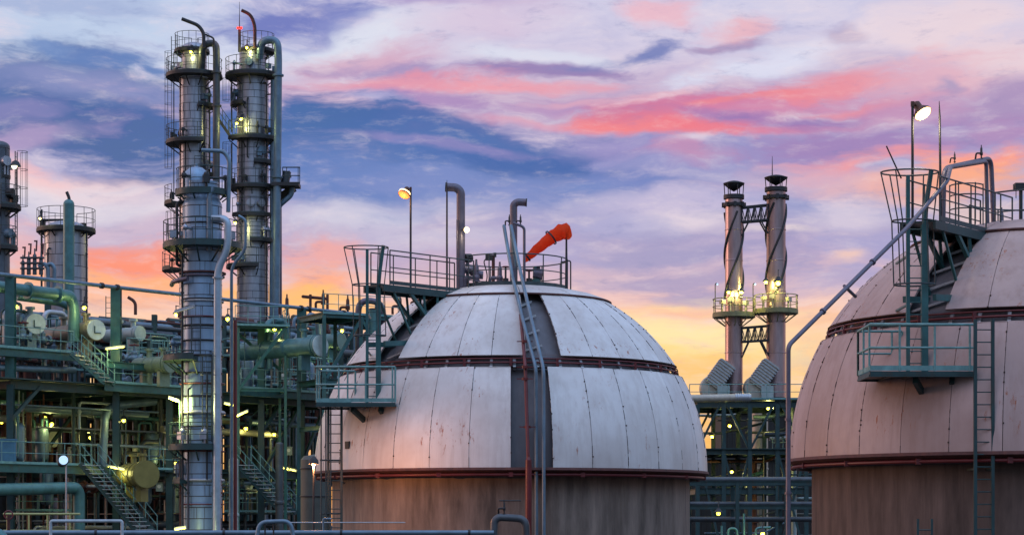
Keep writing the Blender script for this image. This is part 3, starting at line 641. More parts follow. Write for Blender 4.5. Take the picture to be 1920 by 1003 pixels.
single('lightning_rod', MB().tube([P(838, 548, 71.2), P(838, 360, 71.2), P(838, 338, 71.2)], [.035, .028, .008], 6), DARK, 'thin vertical lightning rod left of the tall mauve vent pipe', 'lightning rod')
def valve_cluster(px, py, Y, s_, label, m_=PURP, kind=0):
    p = P(px, py, Y); t = thing('relief_valve', label, 'valve', p); k = s_
    b = MB().tube([p, p + Vector((0, 0, .5 * k))], .07 * k, 10).tube([p + Vector((0, 0, .1 * k)), p + Vector((0, 0, .15 * k))], .15 * k, 10).tube([p + Vector((0, 0, .42 * k)), p + Vector((0, 0, .48 * k))], .15 * k, 10)
    b.sphere(p + Vector((0, 0, .58 * k)), .15 * k); b.tube([p + Vector((0, 0, .6 * k)), p + Vector((0, 0, 1.0 * k)), p + Vector((0, 0, 1.12 * k)), p + Vector((0, 0, 1.3 * k))], [.11 * k, .10 * k, .05 * k, .04 * k], 10)
    b.build('valve_body', m_, t)
    MB().pipe([p + Vector((0, 0, .58 * k)), p + Vector((-.45 * k, 0, .58 * k)), p + Vector((-.45 * k, .1, .1 * k))], .08 * k, .15 * k, 10).build('outlet_pipe', m_, t); return t
valve_cluster(893, 548, 71.5, .85, 'relief valve between the tall vent pipe and the railing, standing upright')
valve_cluster(937, 545, 72.2, .75, 'relief valve just left of the two bending drain pipes')
t = thing('level_gauge', 'round gauge housing on a post left of the crown valves', 'gauge', P(878, 545, 71.8))
MB().tube([P(876, 545, 71.8), P(876, 490, 71.8)], .04, 8).build('post', PURP, t); MB().tube([P(870, 484, 71.7), P(882, 484, 71.9)], .15, 14).build('dial_housing', DARK, t)
MB().pipe([P(868, 505, 71.8), P(884, 505, 71.8), P(890, 515, 71.8), P(906, 516, 71.8)], .14, .2, 12).build('branch_pipe', PURP, t)
t = thing('pipe_post', 'rust-red post with a small box and drooping cable on the tank crown', 'post', P(924, 545, 72.5))
MB().tube([P(925, 548, 72.5), P(925, 478, 72.5)], .055, 8).build('post', RUST, t)
m = MB().pipe([P(905, 545, 72.5), P(915, 520, 72.5), P(907, 490, 72.5), P(912, 484, 72.5)], .02, .2, 6); m.box(P(917, 483, 72.5), (.25, .2, .18)); m.box(P(928, 478, 72.5), (.1, .1, .15)); m.build('junction_box', DARK, t)
t = thing('motor_valve', 'motorised valve with a round grey drum right of the vent pipes', 'valve', P(1005, 545, 72.6))
MB().tube([P(1004, 545, 72.6), P(1004, 500, 72.6)], .09, 10).tube([P(1004, 534, 72.6), P(1004, 524, 72.6)], .19, 12).build('valve_body', TEAL, t)
MB().tube([P(1000, 512, 72.6), P(1018, 515, 72.6)], [.17, .19], 14).build('motor_drum', PURP, t); MB().tube([P(985, 506, 72.6), P(1002, 507, 72.6)], .03, 8).tube([P(1008, 506, 72.6), P(1008, 500, 72.6)], .09, 10).build('stem', DARK, t)
for (px, h, lb) in ((948, 500, 'short valve spindle left of the vent pipe base'), (992, 508, 'short valve spindle right of the vent pipe base')):
    t = thing('small_valve', lb, 'valve', P(px, 545, 72))
    MB().tube([P(px, 545, 72), P(px, h, 72)], .035, 8).tube([P(px, 530, 72), P(px, 522, 72)], .1, 10).build('valve_body', DARK, t)
    MB().tube([P(px, h, 72) + Vector((.1 * math.cos(a), .1 * math.sin(a), 0)) for a in [2 * PI * i / 12 for i in range(12)]], .015, 5, True).build('handwheel', REDP, t)
m0 = valve_cluster(955, 424, 71.9, .3, 'tiny dark fitting on top of the left bent pipe by the vent', DARK)
m0 = valve_cluster(976, 424, 71.9, .3, 'tiny dark fitting on top of the right bent pipe by the vent', DARK)

# windsock
t = thing('windsock', 'orange windsock blowing down to the left over the middle tank', 'windsock', P(1062, 545, 72.5))
MB().tube([P(1062, 552, 72.5), P(1062, 440, 72.5)], [.055, .03], 8).build('pole', DARK, t)
m = MB(); a_ = P(1064, 432, 72.5); b_ = P(1045, 438, 72.5)
cs = [P(1067, 436, 72.5), P(1060, 434, 72.45), P(1050, 435, 72.4), P(1038, 442, 72.4), P(1022, 454.5, 72.35), P(1005, 468.5, 72.3), P(990, 481, 72.25), P(984, 486, 72.25)]
rs = [.22, .25, .25, .215, .185, .155, .12, .11]
cs2, rs2 = [], []
for i in range(len(cs) - 1):
    for k in range(4): cs2.append(cs[i].lerp(cs[i + 1], k / 4) - Vector((0, 0, .02 * math.sin(PI * k / 4)))); rs2.append(rs[i] + (rs[i + 1] - rs[i]) * k / 4)
cs2.append(cs[-1]); rs2.append(rs[-1]); m.tube(cs2, rs2, 28, caps=False)
def crease(i, j): return 1 + .05 * math.sin(j * 2 * PI / 28 * 5 + i * .5) + .035 * math.sin(j * 2 * PI / 28 * 3 - i * .9 + 1)
nv = []
for i, c in enumerate(cs2):
    for j in range(28): v = Vector(m.v[i * 28 + j]); nv.append(tuple(c + (v - c) * crease(i, j)))
m.v = nv
m.build('sock', ORANGE, t)
for i, tt, r_ in ((3, .3, .25), (6, .25, .15)):
    p = cs[i].lerp(cs[i + 1], tt); d = (cs[i + 1] - cs[i]).normalized() * .028; MB().tube([p - d, p + d], r_ * 1.09, 20, caps=False).build('black_band', BLACK, t)
m = MB(); p = P(1062, 438, 72.5); m.tube([p + Vector((0, .0, 0)) + Vector((0, .25 * math.cos(a), .25 * math.sin(a))) for a in [2 * PI * i / 16 for i in range(16)]], .014, 5, True); m.build('hoop', DARK, t)
pw('rail_post', [(1051, 492, 72.6), (1070, 488, 72.6), (1070, 548, 72.6)], 1.3, DARK, 'bent handrail post beside the windsock pole', 'post', .1)

# ------------------------------------------------------------------ lamps
def flood(px, py, Y, polepx, poley, label, lit, tilt, scale=1., powr=60, colr=(1, .75, .4), side=-1, em=None, polem=DARK):
    base_ = P(polepx, poley, Y); top = P(polepx, py - 12 * scale, Y); t = thing('flood_lamp', label, 'lamp', base_)
    m = MB().tube([base_, top], .035, 8); m.build('pole', polem, t)
    c = P(px, py, Y); ax = Vector((side * math.sin(tilt), -.5, -math.cos(tilt))).normalized(); k = scale * Y / F
    Mx = (-ax).to_track_quat('Z', 'Y').to_matrix()
    h = MB().lathe(c, [(11.5 * k, 0), (11 * k, 3 * k), (7 * k, 8 * k), (5 * k, 9 * k), (5 * k, 17 * k), (3 * k, 19 * k), (.1 * k, 19 * k)], 20, 0, True, axis=Mx)
    h.tube([c - ax * 14 * k, top], 1.6 * k, 8); h.box(top, (4 * k, 4 * k, 6 * k)); h.build('lamp_head', mat('lamp_housing', (.10, .04, .025), .5, .2), t)
    l = MB().lathe(c, [(10.8 * k, .6 * k), (9 * k, -1.5 * k), (5 * k, -3 * k), (.1 * k, -3.6 * k)], 20, 0, True, axis=Mx); l.build('lens', em or (E_WARM if lit else E_ORG), t)
    if not lit:
        rg = MB().lathe(c, [(11.8 * k, 6 * k), (11.9 * k, 3 * k)], 20, 0, True, axis=Mx); rg.build('reflector_band', E_WARM, t)
    if powr: light('POINT', c + ax * .35, powr, colr, t, .12)
    return t
flood(757, 366, 70, 770, 546, 'floodlight glowing orange on the pole over the walkway of the middle tank', False, R(25), 1.0, 25, (1, .45, .15))
flood(1731, 214, 53.5, 1711, 425, 'bright white-hot floodlight on a pole at the top right of the photo', True, R(-28), 1.55, 60, (1, .8, .5), -1, None, DARK)
t = thing('bulkhead_lamp', 'small round lamp shining beside the tall mauve vent pipe', 'lamp', P(868, 431, 71.6)); m = MB(); m.sphere(P(875, 431, 71.2), .1); m.build('bulb', E_WARM, t)
MB().bar(P(866, 431, 71.4), P(873, 431, 71.2), .05).build('bracket', DARK, t); light('POINT', P(878, 433, 71.0), 18, (1, .8, .5), t, .08)

def bulb(px, py, Y, label, e=None, powr=25, colr=(1, .9, .3), r=.085, group=None):
    p = P(px, py, Y); t = thing('jar_lamp', label, 'lamp', p, group)
    k = r / .11; MB().sphere(p, r, 0, 10).build('glass_jar', e or E_YEL, t)
    MB().lathe(p + Vector((0, 0, r * .6)), [(r * 2.0, 0), (r * 1.1, r * 1.0), (r * .6, r * 1.8), (.01, r * 1.9)], 12, 0, True).tube([p + Vector((0, 0, r * 2)), p + Vector((0, 0, r * 5)), p + Vector((.1, .35, r * 5))], .025, 6).build('lamp_cap', DARK, t)
    if powr: light('POINT', p - Vector((0, .25, .1)), powr, colr, t, .1)
    return t
def tubelamp(px, py, Y, half, slope, label, lit=True, powr=55, colr=(1, .92, .35), pole=None, depth=0.):
    c = P(px, py, Y); d = Vector((half * Y / F, depth, -slope * half * Y / F)); t = thing('tube_lamp', label, 'lamp', c)
    MB().tube([c - d, c + d], .045, 8).build('tube', E_TUBE if lit else GLOVE, t)
    up = Vector((0, .02, .07)); MB().bar(c - d * 1.08 + up, c + d * 1.08 + up, .15, .05).tube([c - d * 1.12, c - d], .05, 8).tube([c + d, c + d * 1.12], .05, 8).build('lamp_housing', GALV, t)
    if pole is not None:
        MB().pipe([c + d * pole[0] + up, c + d * pole[0] + up + Vector((0, .3, 0)), Vector((c.x + d.x * pole[0], Y + .3, Z(pole[1], Y)))], .03, .1, 6).build('lamp_post', RAIL, t)
    if lit and powr: light('POINT', c - Vector((0, .1, .22)), powr, colr, t, .25)
    return t

# ------------------------------------------------------------------ right-hand tank: loop pipe, rods, gear
PR = 51.5
pw('transfer_pipe', [(1852, 440, 56.), (1849, 303, 56.), (1782, 314, 53.8), (1776, 340, 53.), (1700, 428, 51.5), (1478, 648, 48.5), (1478, 1200, 48.5)], 3.9, PURP, 'mauve pipe that loops over the right tank and slants down to the left', bend=.14, seg=12, flanges=((4, .3), (4, .72), (5, .25), (5, .5)))
pw('transfer_pipe', [(1864, 445, 56.6), (1858, 297, 56.6), (1770, 316, 54.), (1768, 420, 54.)], 4.6, PURP, 'second mauve pipe arching over the walkway of the right tank', bend=.3, seg=12)
pw('pipe_strut', [(1583, 536, 50.4), (1604, 556, 51.2)], 3.2, PURP, 'short stub clamp under the slanting mauve pipe', 'pipe bracket')
single('lightning_rod', MB().tube([P(1764, 425, 53.6), P(1762, 220, 53.6), P(1761, 190, 53.6)], [.035, .028, .008], 6), DARK, 'thin lightning rod right of the bright floodlight pole', 'lightning rod')
single('lightning_rod', MB().tube([P(1690, 335, 52.4), P(1662, 274, 52.3)], [.022, .02], 6), DARK, 'short leaning rod on the ladder cage of the right tank', 'rod')
valve_cluster(1790, 306, 54.5, .22, 'small dark fitting on the left end of the mauve pipe arch', DARK)
valve_cluster(1840, 300, 56, .3, 'taller dark fitting on the right end of the mauve pipe arch', DARK)
valve_cluster(1878, 440, 56.6, .55, 'small valve at the crown of the right tank beside the mauve pipe', PURP)
t = thing('flood_lamp', 'unlit box lamp on a dark pole at the right edge of the photo', 'lamp', P(1914, 445, 57.))
MB().tube([P(1914, 445, 57), P(1914, 355, 57)], .05, 8).build('pole', DARK, t); m = MB().box(P(1914, 350, 57), (.35, .3, .16)); m.box(P(1905, 352, 57), (.12, .14, .1)); m.tube([P(1905, 354, 57), P(1905, 372, 57)], .012, 5); m.build('lamp_head', DARK, t)
m = MB(); 
for z in (0, .35, .62): m.tube(m.arcpts((X(1812, 54.6), 54.6, 13.95 + .35 + z), .42, R(-110), R(70), 10), .018, 5)
for a in (-100, -40, 20, 70): s_, c_ = math.sin(R(a)), -math.cos(R(a)); m.tube([(X(1812, 54.6) + .42 * s_, 54.6 + .42 * c_, 13.9), (X(1812, 54.6) + .42 * s_, 54.6 + .42 * c_, 14.95)], .018, 5)
single('guard_rail', m, RAILD, 'curved guard rail round the valve on the walkway of the right tank', 'railing')
single('ladder', ladder_mb((X(1734, 46), 46), 0, Z(972, 46), 0, .30, .05), TEALD, 'top of a small green ladder at the foot of the right tank', 'ladder')

# ------------------------------------------------------------------ exhaust stacks
YS = 160.
def chimney(px, w, ycap, ytop, yplat, ybase, label, seed):
    cx = X(px, YS); r = w / 2 * YS / F; t = thing('exhaust_stack', label, 'chimney', (cx, YS, Z(ybase, YS)))
    zt = Z(ytop, YS); zb = Z(ybase, YS); c = (cx, YS, 0)
    m = MB(); m.lathe(c, [(r, zb), (r, zt)], 28)
    z = zb + 1
    while z < zt: m.lathe(c, [(r + .012, z), (r + .03, z + .02), (r + .03, z + .07), (r + .012, z + .09)], 28); z += 2.3
    m.build('stack_shell', STEEL, t)
    m = MB().lathe(c, [(r, zt - .9), (r * 1.28, zt - .85), (r * 1.28, zt - .65), (r, zt - .6)], 28).lathe(c, [(r, zt - .35), (r * 1.18, zt - .3), (r * 1.18, zt), (r * .9, zt), (r * .9, zt - .5)], 28)
    for k in range(8): a = PI * k / 4; m.box((cx + r * 1.2 * math.sin(a), YS - r * 1.2 * math.cos(a), zt - .75), (.22, .22, .35), a)
    m.build('top_collar', DARK, t)
    zc = Z(ycap, YS); m = MB().lathe(c, [(.02, zc - .62), (r * .55, zc - .42), (r * 1.2, zc - .06), (r * 1.22, zc), (r * .6, zc + .14), (.02, zc + .22)], 24, 0, True)
    for k in range(6): a = PI * k / 3 + .3; m.tube([(cx + r * math.sin(a), YS - r * math.cos(a), zt - .3), (cx + r * 1.12 * math.sin(a), YS - r * 1.12 * math.cos(a), zc - .05)], .035, 6)
    m.build('rain_cap', DARK, t)
    z0, z1 = Z(590, YS) + 1.2, zt - 1.
    for k in range(3):
        m = MB(); pts = []; n = 70
        for i in range(n + 1):
            z = z0 + (z1 - z0) * i / n
            if z > Z(ytop + 30, YS): break
            a = 2 * PI * (z - z0) / 10.5 + 2 * PI * k / 3 + .6 + seed; pts.append((cx + (r + .04) * math.sin(a), YS - (r + .04) * math.cos(a), z))
        m.tube(pts, .085, 6); m.build('helical_strake', DARK, t)
    zp = Z(yplat, YS); pm = MB(); deck_ring(pm, (cx, YS), zp, r + .03, r + .95, R(-150), R(150), .22); pl = pm.build('platform', mat('platform_yellow', (.22, .21, .10), .5, 0, .3, 3), t)
    rm = MB(); rail_run(rm, rm.arcpts((cx, YS, zp), r + .92, R(-150), R(150), 16), 1.15, 1.0, .035); rm.build('railing', mat('platform_yellow', (0, 0, 0)), pl)
    m = MB()
    for (a, zz) in ((R(-60), zp + .9), (R(50), zp + .8), (R(-20), zp + 1.)): m.box((cx + (r + .4) * math.sin(a), YS - (r + .4) * math.cos(a), zz), (.4, .3, .3), a); m.tube([(cx + (r + .4) * math.sin(a), YS - (r + .4) * math.cos(a), zp), (cx + (r + .4) * math.sin(a), YS - (r + .4) * math.cos(a), zz)], .05, 6)
    m.build('sampling_port', CREAM, t)
    return t
ch1 = chimney(1376, 33, 344, 366, 590, 745, 'left and lower of the two grey exhaust stacks with spiral strakes', 0)
ch2 = chimney(1455, 36, 333, 352, 583, 745, 'right and taller exhaust stack with a lightning rod above its cap', 1.1)
MB().tube([P(1448, 336, YS), P(1448, 293, YS)], [.05, .015], 6).build('lightning_rod', DARK, ch2)
def truss(xa, xb, y0a, y1a, y0b, y1b, label, low):
    t = thing('link_truss', label, 'truss', P(xa, y1a, YS)); m = MB(); dd = Vector((0, .8, 0))
    for s in (-.5, .5):
        A0, A1, B0, B1 = P(xa, y0a, YS) + dd * s, P(xa, y1a, YS) + dd * s, P(xb, y0b, YS) + dd * s, P(xb, y1b, YS) + dd * s
        m.bar(A0, B0, .12); m.bar(A1, B1, .12); n = 4
        for i in range(n):
            p, q_ = A0.lerp(B0, i / n), A1.lerp(B1, (i + .5) / n); m.bar(p, q_, .06); m.bar(q_, A0.lerp(B0, (i + 1) / n), .06)
        for i in range(n + 1): m.bar(A0.lerp(B0, i / n), A1.lerp(B1, i / n), .07)
        m.bar(A1.lerp(B1, .28), P(xa, y1a + low, YS) + dd * s, .1); m.bar(A1.lerp(B1, .72), P(xb, y1b + low, YS) + dd * s, .1)
    m.build('truss_frame', DARK, t); return t
truss(1390, 1439, 390, 417, 385, 413, 'dark lattice truss joining the two stacks near their tops', 26)
truss(1390, 1440, 615, 641, 611, 638, 'dark lattice truss joining the two stacks below their platforms', 30)
def duct(xs, label, Yd=159.):
    """ribbed breeching that rises at 45 degrees into the stack"""
    t = thing('exhaust_duct', label, 'duct', P(xs[0], 745, Yd)); a = P(xs[0], 718, Yd); b = P(xs[1], 682, Yd); d = (b - a).normalized(); m = MB(); n = 8
    w = 1.15
    m.bar(a - d * .3, b, 1.9, w, 0, (0, 0, 1))
    m.build('duct_box', CREAM, t); m = MB()
    for i in range(n + 1):
        p = a.lerp(b, i / n) - d * .1; m.bar(p - d * .05, p + d * .05, 2.06, w + .2)
    m.build('stiffening_rib', CREAM, t, kind='stuff') if False else m.build('stiffening_rib', GALV, t)
    m = MB(); c = P(xs[0] - 1, 728, Yd); m.lathe(c, [(.01, -.75), (.95, -.7), (1.0, -.5), (1.0, .5), (.95, .7), (.01, .75)], 24, 0, False, axis=Matrix.Rotation(R(90), 3, 'X')); m.lathe(c, [(.35, -1.3), (.35, -.7)], 14, 0, False, axis=Matrix.Rotation(R(90), 3, 'X'))
    m.build('fan_housing', CREAM, t)
    m = MB().box(P(xs[0] + 18, 735, Yd - .8), (.9, .7, .9)).tube([P(xs[0] + 6, 728, Yd - .8), P(xs[0] + 26, 733, Yd - .8)], .25, 12); m.build('fan_motor', VESSEL, t)
    return t
duct((1338, 1364), 'ribbed cream duct and fan at the foot of the left stack')
duct((1420, 1446), 'ribbed cream duct and fan at the foot of the right stack')
t = thing('insulated_pipe', 'thick pale horizontal pipe with a ribbed end, right of the middle tank', 'pipe', P(1290, 748, 152))
MB().tube([P(1240, 748, 152), P(1392, 745, 152)], .27, 16).build('pipe_run', CREAM, t); m = MB()
for i in range(7): a = P(1380 + i * 4, 745, 152); m.tube([a - Vector((.05, 0, 0)), a + Vector((.05, 0, 0))], .31, 16)
m.tube([P(1378, 745, 152), P(1408, 745, 152)], .27, 16); m.build('ribbed_end', GALV, t)

def frame(origin, du, us, vs, zs, name, label, cat, m_=TEAL, cw=.35, bh=.35, braces=(), decks=()):
    """open steel frame: columns, beams, braces and decks, each a part"""
    du = Vector((math.cos(du), math.sin(du), 0)); dv = Vector((-du.y, du.x, 0)); O = Vector(origin)
    f = lambda u, v, z: O + du * u + dv * v + Vector((0, 0, z))
    t = thing(name, label, cat, (O.x, O.y, 0))
    for i, u in enumerate(us):
        for j, v in enumerate(vs):
            m = MB().ibeam(f(u, v, 0), f(u, v, zs[-1] if (i + j) % 3 else zs[-1]), cw, cw); m.build('steel_column', m_, t)
    for z in zs:
        for v in vs: MB().ibeam(f(us[0], v, z), f(us[-1], v, z), bh * .6, bh).build('floor_beam', m_, t)
        for u in us: MB().ibeam(f(u, vs[0], z - .02), f(u, vs[-1], z - .02), bh * .5, bh * .9).build('cross_beam', m_, t)
    for (u0, z0, u1, z1, v) in braces: MB().bar(f(u0, v, z0), f(u1, v, z1), .16).build('brace', m_, t)
    for (u0, u1, v0, v1, z) in decks:
        m = MB(); a, b, c, d = f(u0, v0, z), f(u1, v0, z), f(u1, v1, z), f(u0, v1, z); th = Vector((0, 0, .06))
        m.add([a, b, c, d, a + th, b + th, c + th, d + th], [(3, 2, 1, 0), (4, 5, 6, 7), (0, 1, 5, 4), (1, 2, 6, 5), (2, 3, 7, 6), (3, 0, 4, 7)]); m.build('floor_grating', TEALD, t)
    return t, f
zt = Z(752, YS); zm = Z(848, YS)
fx0 = X(1300, 155); fx1 = X(1512, 155)
sf, sfu = frame((fx0, 155, 0), 0, [.3, 2.2, 4.1, 6.1, 8.2], [0, 8], [3.6, Z(920, 155), Z(846, 155), Z(758, 155)], 'support_frame', 'green steel frame that carries the two exhaust stacks', 'steel frame', TEALD, .3, .45,
   [(.3, zm, 2.2, zt, 0), (4.1, zm, 2.2, zt, 0), (4.1, zm, 6.1, zt, 0), (8.2, zm, 6.1, zt, 0), (2.2, 3.6, .3, zm, 0), (4.1, 3.6, 2.2, zm, 0), (2.2, 3.6, 4.1, zm, 0), (8.2, 3.6, 6.1, zm, 0), (6.1, 3.6, 8.2, zm, 0),
    (.3, zm, 2.2, zt, 8), (8.2, zm, 6.1, zt, 8), (4.1, 3.6, 6.1, zm, 8)],
   [(-.3, 8.6, -.3, 8.3, Z(750, 155)), (-.3, 8.6, -.3, 8.3, Z(842, 155))])
m = MB(); rail_run(m, [(fx0 - .3, 154.7, Z(749, 155)), (fx1, 154.7, Z(749, 155))], 1.1, 1.4, .03); rail_run(m, [(fx0 + 6, 157, Z(842, 155)), (fx1, 154.6, Z(842, 155))], 1.1, 1., .03); m.build('deck_railing', RAIL, sf)

# small lamps on poles by the stack platforms
for px, py, lb in ((1341, 533, 'slim pole lamp left of the left stack platform'), (1412, 533, 'slim pole lamp between the two stacks')):
    t = thing('pole_lamp', lb, 'lamp', P(px, 590, YS)); b = P(px, 592, YS)
    MB().tube([b, P(px, 533, YS)], .035, 6).tube([P(px, 533, YS), P(px + 3, 531, YS)], .05, 6).build('pole', DARK, t)
    MB().sphere(P(px + 4, 533, YS), .09).build('bulb', E_WHT, t)
for px, py, lb, pw_ in ((1366, 548, 'yellow lamp glowing on the left side of the left stack', 130), (1390, 548, 'yellow lamp glowing on the right side of the left stack', 130), (1436, 529, 'yellow lamp glowing left of the right stack', 130), (1459, 531, 'brightest yellow lamp on the front of the right stack', 260)):
    bulb(px, py, YS - .95 - (.35 if px == 1459 else 0), lb, None, pw_, (1, .9, .25), .13 if px != 1459 else .2)
for px, py, lb in ((1335, 818, 'yellow lamp low in the frame under the left stack'), (1372, 884, 'yellow-green lamp in the lower storey under the stacks'), (1440, 765, 'yellow lamp under the deck by the right stack'), (1368, 798, 'small yellow lamp in the middle storey under the stacks'), (1415, 905, 'small yellow lamp near the foot of the stack frame')):
    bulb(px, py, 158.5, lb, None, 110, (1, .92, .26), .13)

# ------------------------------------------------------------------ process structure on the left, running back to the right
OX, OY = -25.2, 105.
dU = Vector((.624, .781, 0)); dV = Vector((-.781, .624, 0)); DU = math.atan2(.781, .624)
def U(u, v, z): return Vector((OX, OY, 0)) + dU * u + dV * v + Vector((0, 0, z))
def S(px, py, v=0.):
    """the point of the plane 'v' behind the face of the structure seen at a photo position"""
    k = (px - 960) / F; u = (k * (OY + .624 * v) - OX + .781 * v) / (.624 - .781 * k); p = U(u, v, 0); p.z = Z(py, p.y); return p
def SU(px, v=0.): p = S(px, 0, v); return (p - Vector((OX, OY, p.z))).dot(dU)
us = [SU(20), SU(218), SU(318), SU(490), SU(566), SU(640)]
ZT, ZA, ZB, ZD = 18.5, 14.7, 13.4, 9.0
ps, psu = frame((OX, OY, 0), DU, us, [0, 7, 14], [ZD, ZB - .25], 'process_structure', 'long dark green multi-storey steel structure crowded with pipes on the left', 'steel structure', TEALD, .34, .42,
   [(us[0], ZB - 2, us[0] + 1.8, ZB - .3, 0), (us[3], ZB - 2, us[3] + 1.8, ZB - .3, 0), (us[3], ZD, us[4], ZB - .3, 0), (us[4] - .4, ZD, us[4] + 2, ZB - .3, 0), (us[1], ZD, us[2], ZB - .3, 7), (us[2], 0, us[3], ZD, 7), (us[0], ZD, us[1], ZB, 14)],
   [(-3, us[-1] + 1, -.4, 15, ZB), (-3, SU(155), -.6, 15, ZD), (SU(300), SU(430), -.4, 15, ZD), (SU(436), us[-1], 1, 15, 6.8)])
# upper storey: posts that stand above the deck and the long top rail
for px, w, ytop in ((218, .5, 540), (566, .5, 578), (20, .45, 520), (490, .36, 603)):
    u = SU(px); MB().ibeam(U(u, 0, ZB), U(u, 0, Z(ytop, U(u, 0, 0).y)), w, w).build('steel_column', TEAL if px != 490 else GREEN, ps)
for px, ytop in ((90, 560), (290, 590), (420, 600), (640, 610), (540, 605)):
    u = SU(px, 8); MB().ibeam(U(u, 8, ZB), U(u, 8, Z(ytop, U(u, 8, 0).y)), .3, .3).build('steel_column', TEALD, ps)
MB().ibeam(U(-3, -.3, ZA), U(SU(132), -.3, ZA), .2, .4).build('floor_beam', TEAL, ps)
m = MB(); m.bar(U(-3, .8, ZA + .02), U(SU(132), .8, ZA + .02), 2.2, .06); m.build('floor_grating', TEALD, ps)
MB().ibeam(U(SU(185), -.5, ZA - .25), U(SU(300), -.5, ZA - .25), .18, .34).build('floor_beam', TEAL, ps)
MB().ibeam(U(SU(185), -.45, ZB - .1), U(SU(330), -.45, ZB - .1), .2, .42).build('floor_beam', TEAL, ps)
MB().ibeam(U(SU(438), -.45, ZB + .1), U(SU(604), -.45, ZB + .1), .2, .42).build('floor_beam', TEAL, ps)
MB().ibeam(U(-3, -.65, ZD), U(SU(155), -.65, ZD), .2, .42).build('floor_beam', TEAL, ps)
def rl(pts, sp=1.3, m_=RAIL, h=1.1, nm='handrail', r=.022):
    m = MB(); rail_run(m, pts, h, sp, r); m.build(nm, m_, ps)
rl([U(-3, -.35, ZA + .2), U(SU(130), -.35, ZA + .2)])
rl([U(SU(202), -.5, ZB + .1), U(SU(330), -.5, ZB + .1)])
rl([U(SU(440), -.5, ZB + .3), U(SU(604), -.5, ZB + .3)], .95, mat('bright_rail_paint', (.20, .38, .33), .5, 0, .2, 5))
rl([U(-3, -.65, ZD + .2), U(SU(155), -.65, ZD + .2)])
rl([U(SU(440), 4, ZA + 1.), U(SU(500), 4, ZA + 1.)], 1.); rl([U(SU(270), -.4, ZD + .1), U(SU(330), -.4, ZD + .1)], 1.)
rl([U(SU(440), .8, 6.9), U(SU(566), .8, 6.9)], 1.4)

def stair(a, b, w, label, m_=TEAL, rm=RAIL):
    """a: top, b: foot; w: width vector"""
    a = Vector(a); b = Vector(b); w = Vector(w); t = thing('staircase', label, 'stairs', b)
    m = MB(); 
    for k in (0, 1): m.bar(a + w * k, b + w * k, .05, .26)
    m.build('stringer', m_, t); m = MB(); n = max(4, int((a.z - b.z) / .2))
    for i in range(n):
        p = a.lerp(b, (i + .5) / n); m.bar(p, p + w, .25, .035)
    m.build('steps', GALV, t); up = Vector((0, 0, 1))
    for k in (0, 1):
        m = MB(); A = a + w * k; B = b + w * k
        for h in (1., .52): m.tube([A + up * h, B + up * h], .024, 6)
        for i in range(6): p = A.lerp(B, i / 5); m.tube([p, p + up], .022, 6)
        m.build('handrail', rm, t)
    return t
p = S(133, 662, -.8); q_ = S(196, 727, -.8); q_.z = ZB + .05; p.z = ZA + .15
wv_ = dV * 0 + Vector((.9, -.5, 0))
stair(p, q_, Vector((.35, .9, 0)), 'green steel stairs between the two upper decks at the left')
yl = mat('lamp_washed_rail', (.30, .33, .14), .5, 0, .2, 4)
p = S(150, 868, -.9); q_ = P(262, 1003, p.y + 1.5); 
stair(p, q_, Vector((.8, .55, 0)), 'long stairs going down to the right, in the lower left corner', TEALD, RAIL)
p = S(443, 868, -.9); q_ = P(528, 962, p.y + 1.5); stair(p, q_, Vector((.75, .5, 0)), 'stairs going down to the right behind the foot of the front column', TEALD, RAIL)
p = S(470, 815, 2.); q_ = P(545, 745, p.y + 1.5); stair(q_, p, Vector((.5, .5, 0)), 'dark stairs rising to the right under the right end of the deck', TEALD, RAIL)

# long top pipe that runs the whole length of the structure
t = thing('long_pipe', 'long thin pipe crossing above the whole left structure, from the left edge', 'pipe', U(0, -.2, ZT)); m = MB().tube([U(-4, -.2, ZT), U(SU(345), -.2, ZT)], .1, 10).tube([U(SU(395), -.2, ZT), U(SU(722), -.2, ZT)], .1, 10)
m.build('pipe_run', PIPEB, t); m = MB()
for px in (186, 215, 560, 574, 640, 690): p = U(SU(px), -.2, ZT); MB().tube([p - dU * .08, p + dU * .08], .16, 10).build('pipe_collar', DARK, t)
def sp_(name, pts, r, m_, label, v=0., cat='pipe', bend=None, flanges=(), group=None, seg=10):
    P_ = [S(a, b, (c[0] if c else v)) for a, b, *c in pts]; mb = MB().pipe(P_, r, bend or r * 3, seg, 0, flanges); return single(name, mb, m_, label, cat, group)
sp_('large_pipe', [(-30, 534), (132, 555), (138, 572), (138, 640)], .30, PIPET, 'thick blue-green pipe at the left edge with a rounded elbow by the stairs', 1., bend=.7, flanges=((0, .5), (0, .85)), seg=16)
sp_('large_pipe', [(30, 556), (120, 568), (146, 590), (146, 620)], .2, PIPET, 'thinner pipe just below the thick pipe at the left edge', 2.2, bend=.6, seg=14)
sp_('large_pipe', [(-30, 688), (140, 694)], .17, PIPEB, 'grey horizontal pipe hanging under the upper left deck', .2, seg=12)
sp_('large_pipe', [(-30, 918), (142, 914), (148, 924), (148, 1020)], .30, PIPET, 'thick pipe bending down in the lower left corner', -1.2, bend=.9, seg=16)
sp_('large_pipe', [(192, 880), (197, 775), (212, 760), (290, 752)], .22, PIPEB, 'pale pipe rising and bending right in the lower left bay', 1.5, bend=.8, seg=14)
sp_('large_pipe', [(470, 790), (610, 800)], .16, PIPEB, 'blue-grey pipe below the right end of the deck', 1.5)
sp_('large_pipe', [(490, 690), (500, 606), (520, 600), (535, 606), (540, 690)], .2, PIPET, 'teal pipe arching over the horizontal drum', -.1, bend=.6)
sp_('large_pipe', [(556, 640), (580, 590), (596, 596), (600, 640)], .2, PIPEB, 'blue pipe elbow above the round end of the drum', 4, bend=.5)
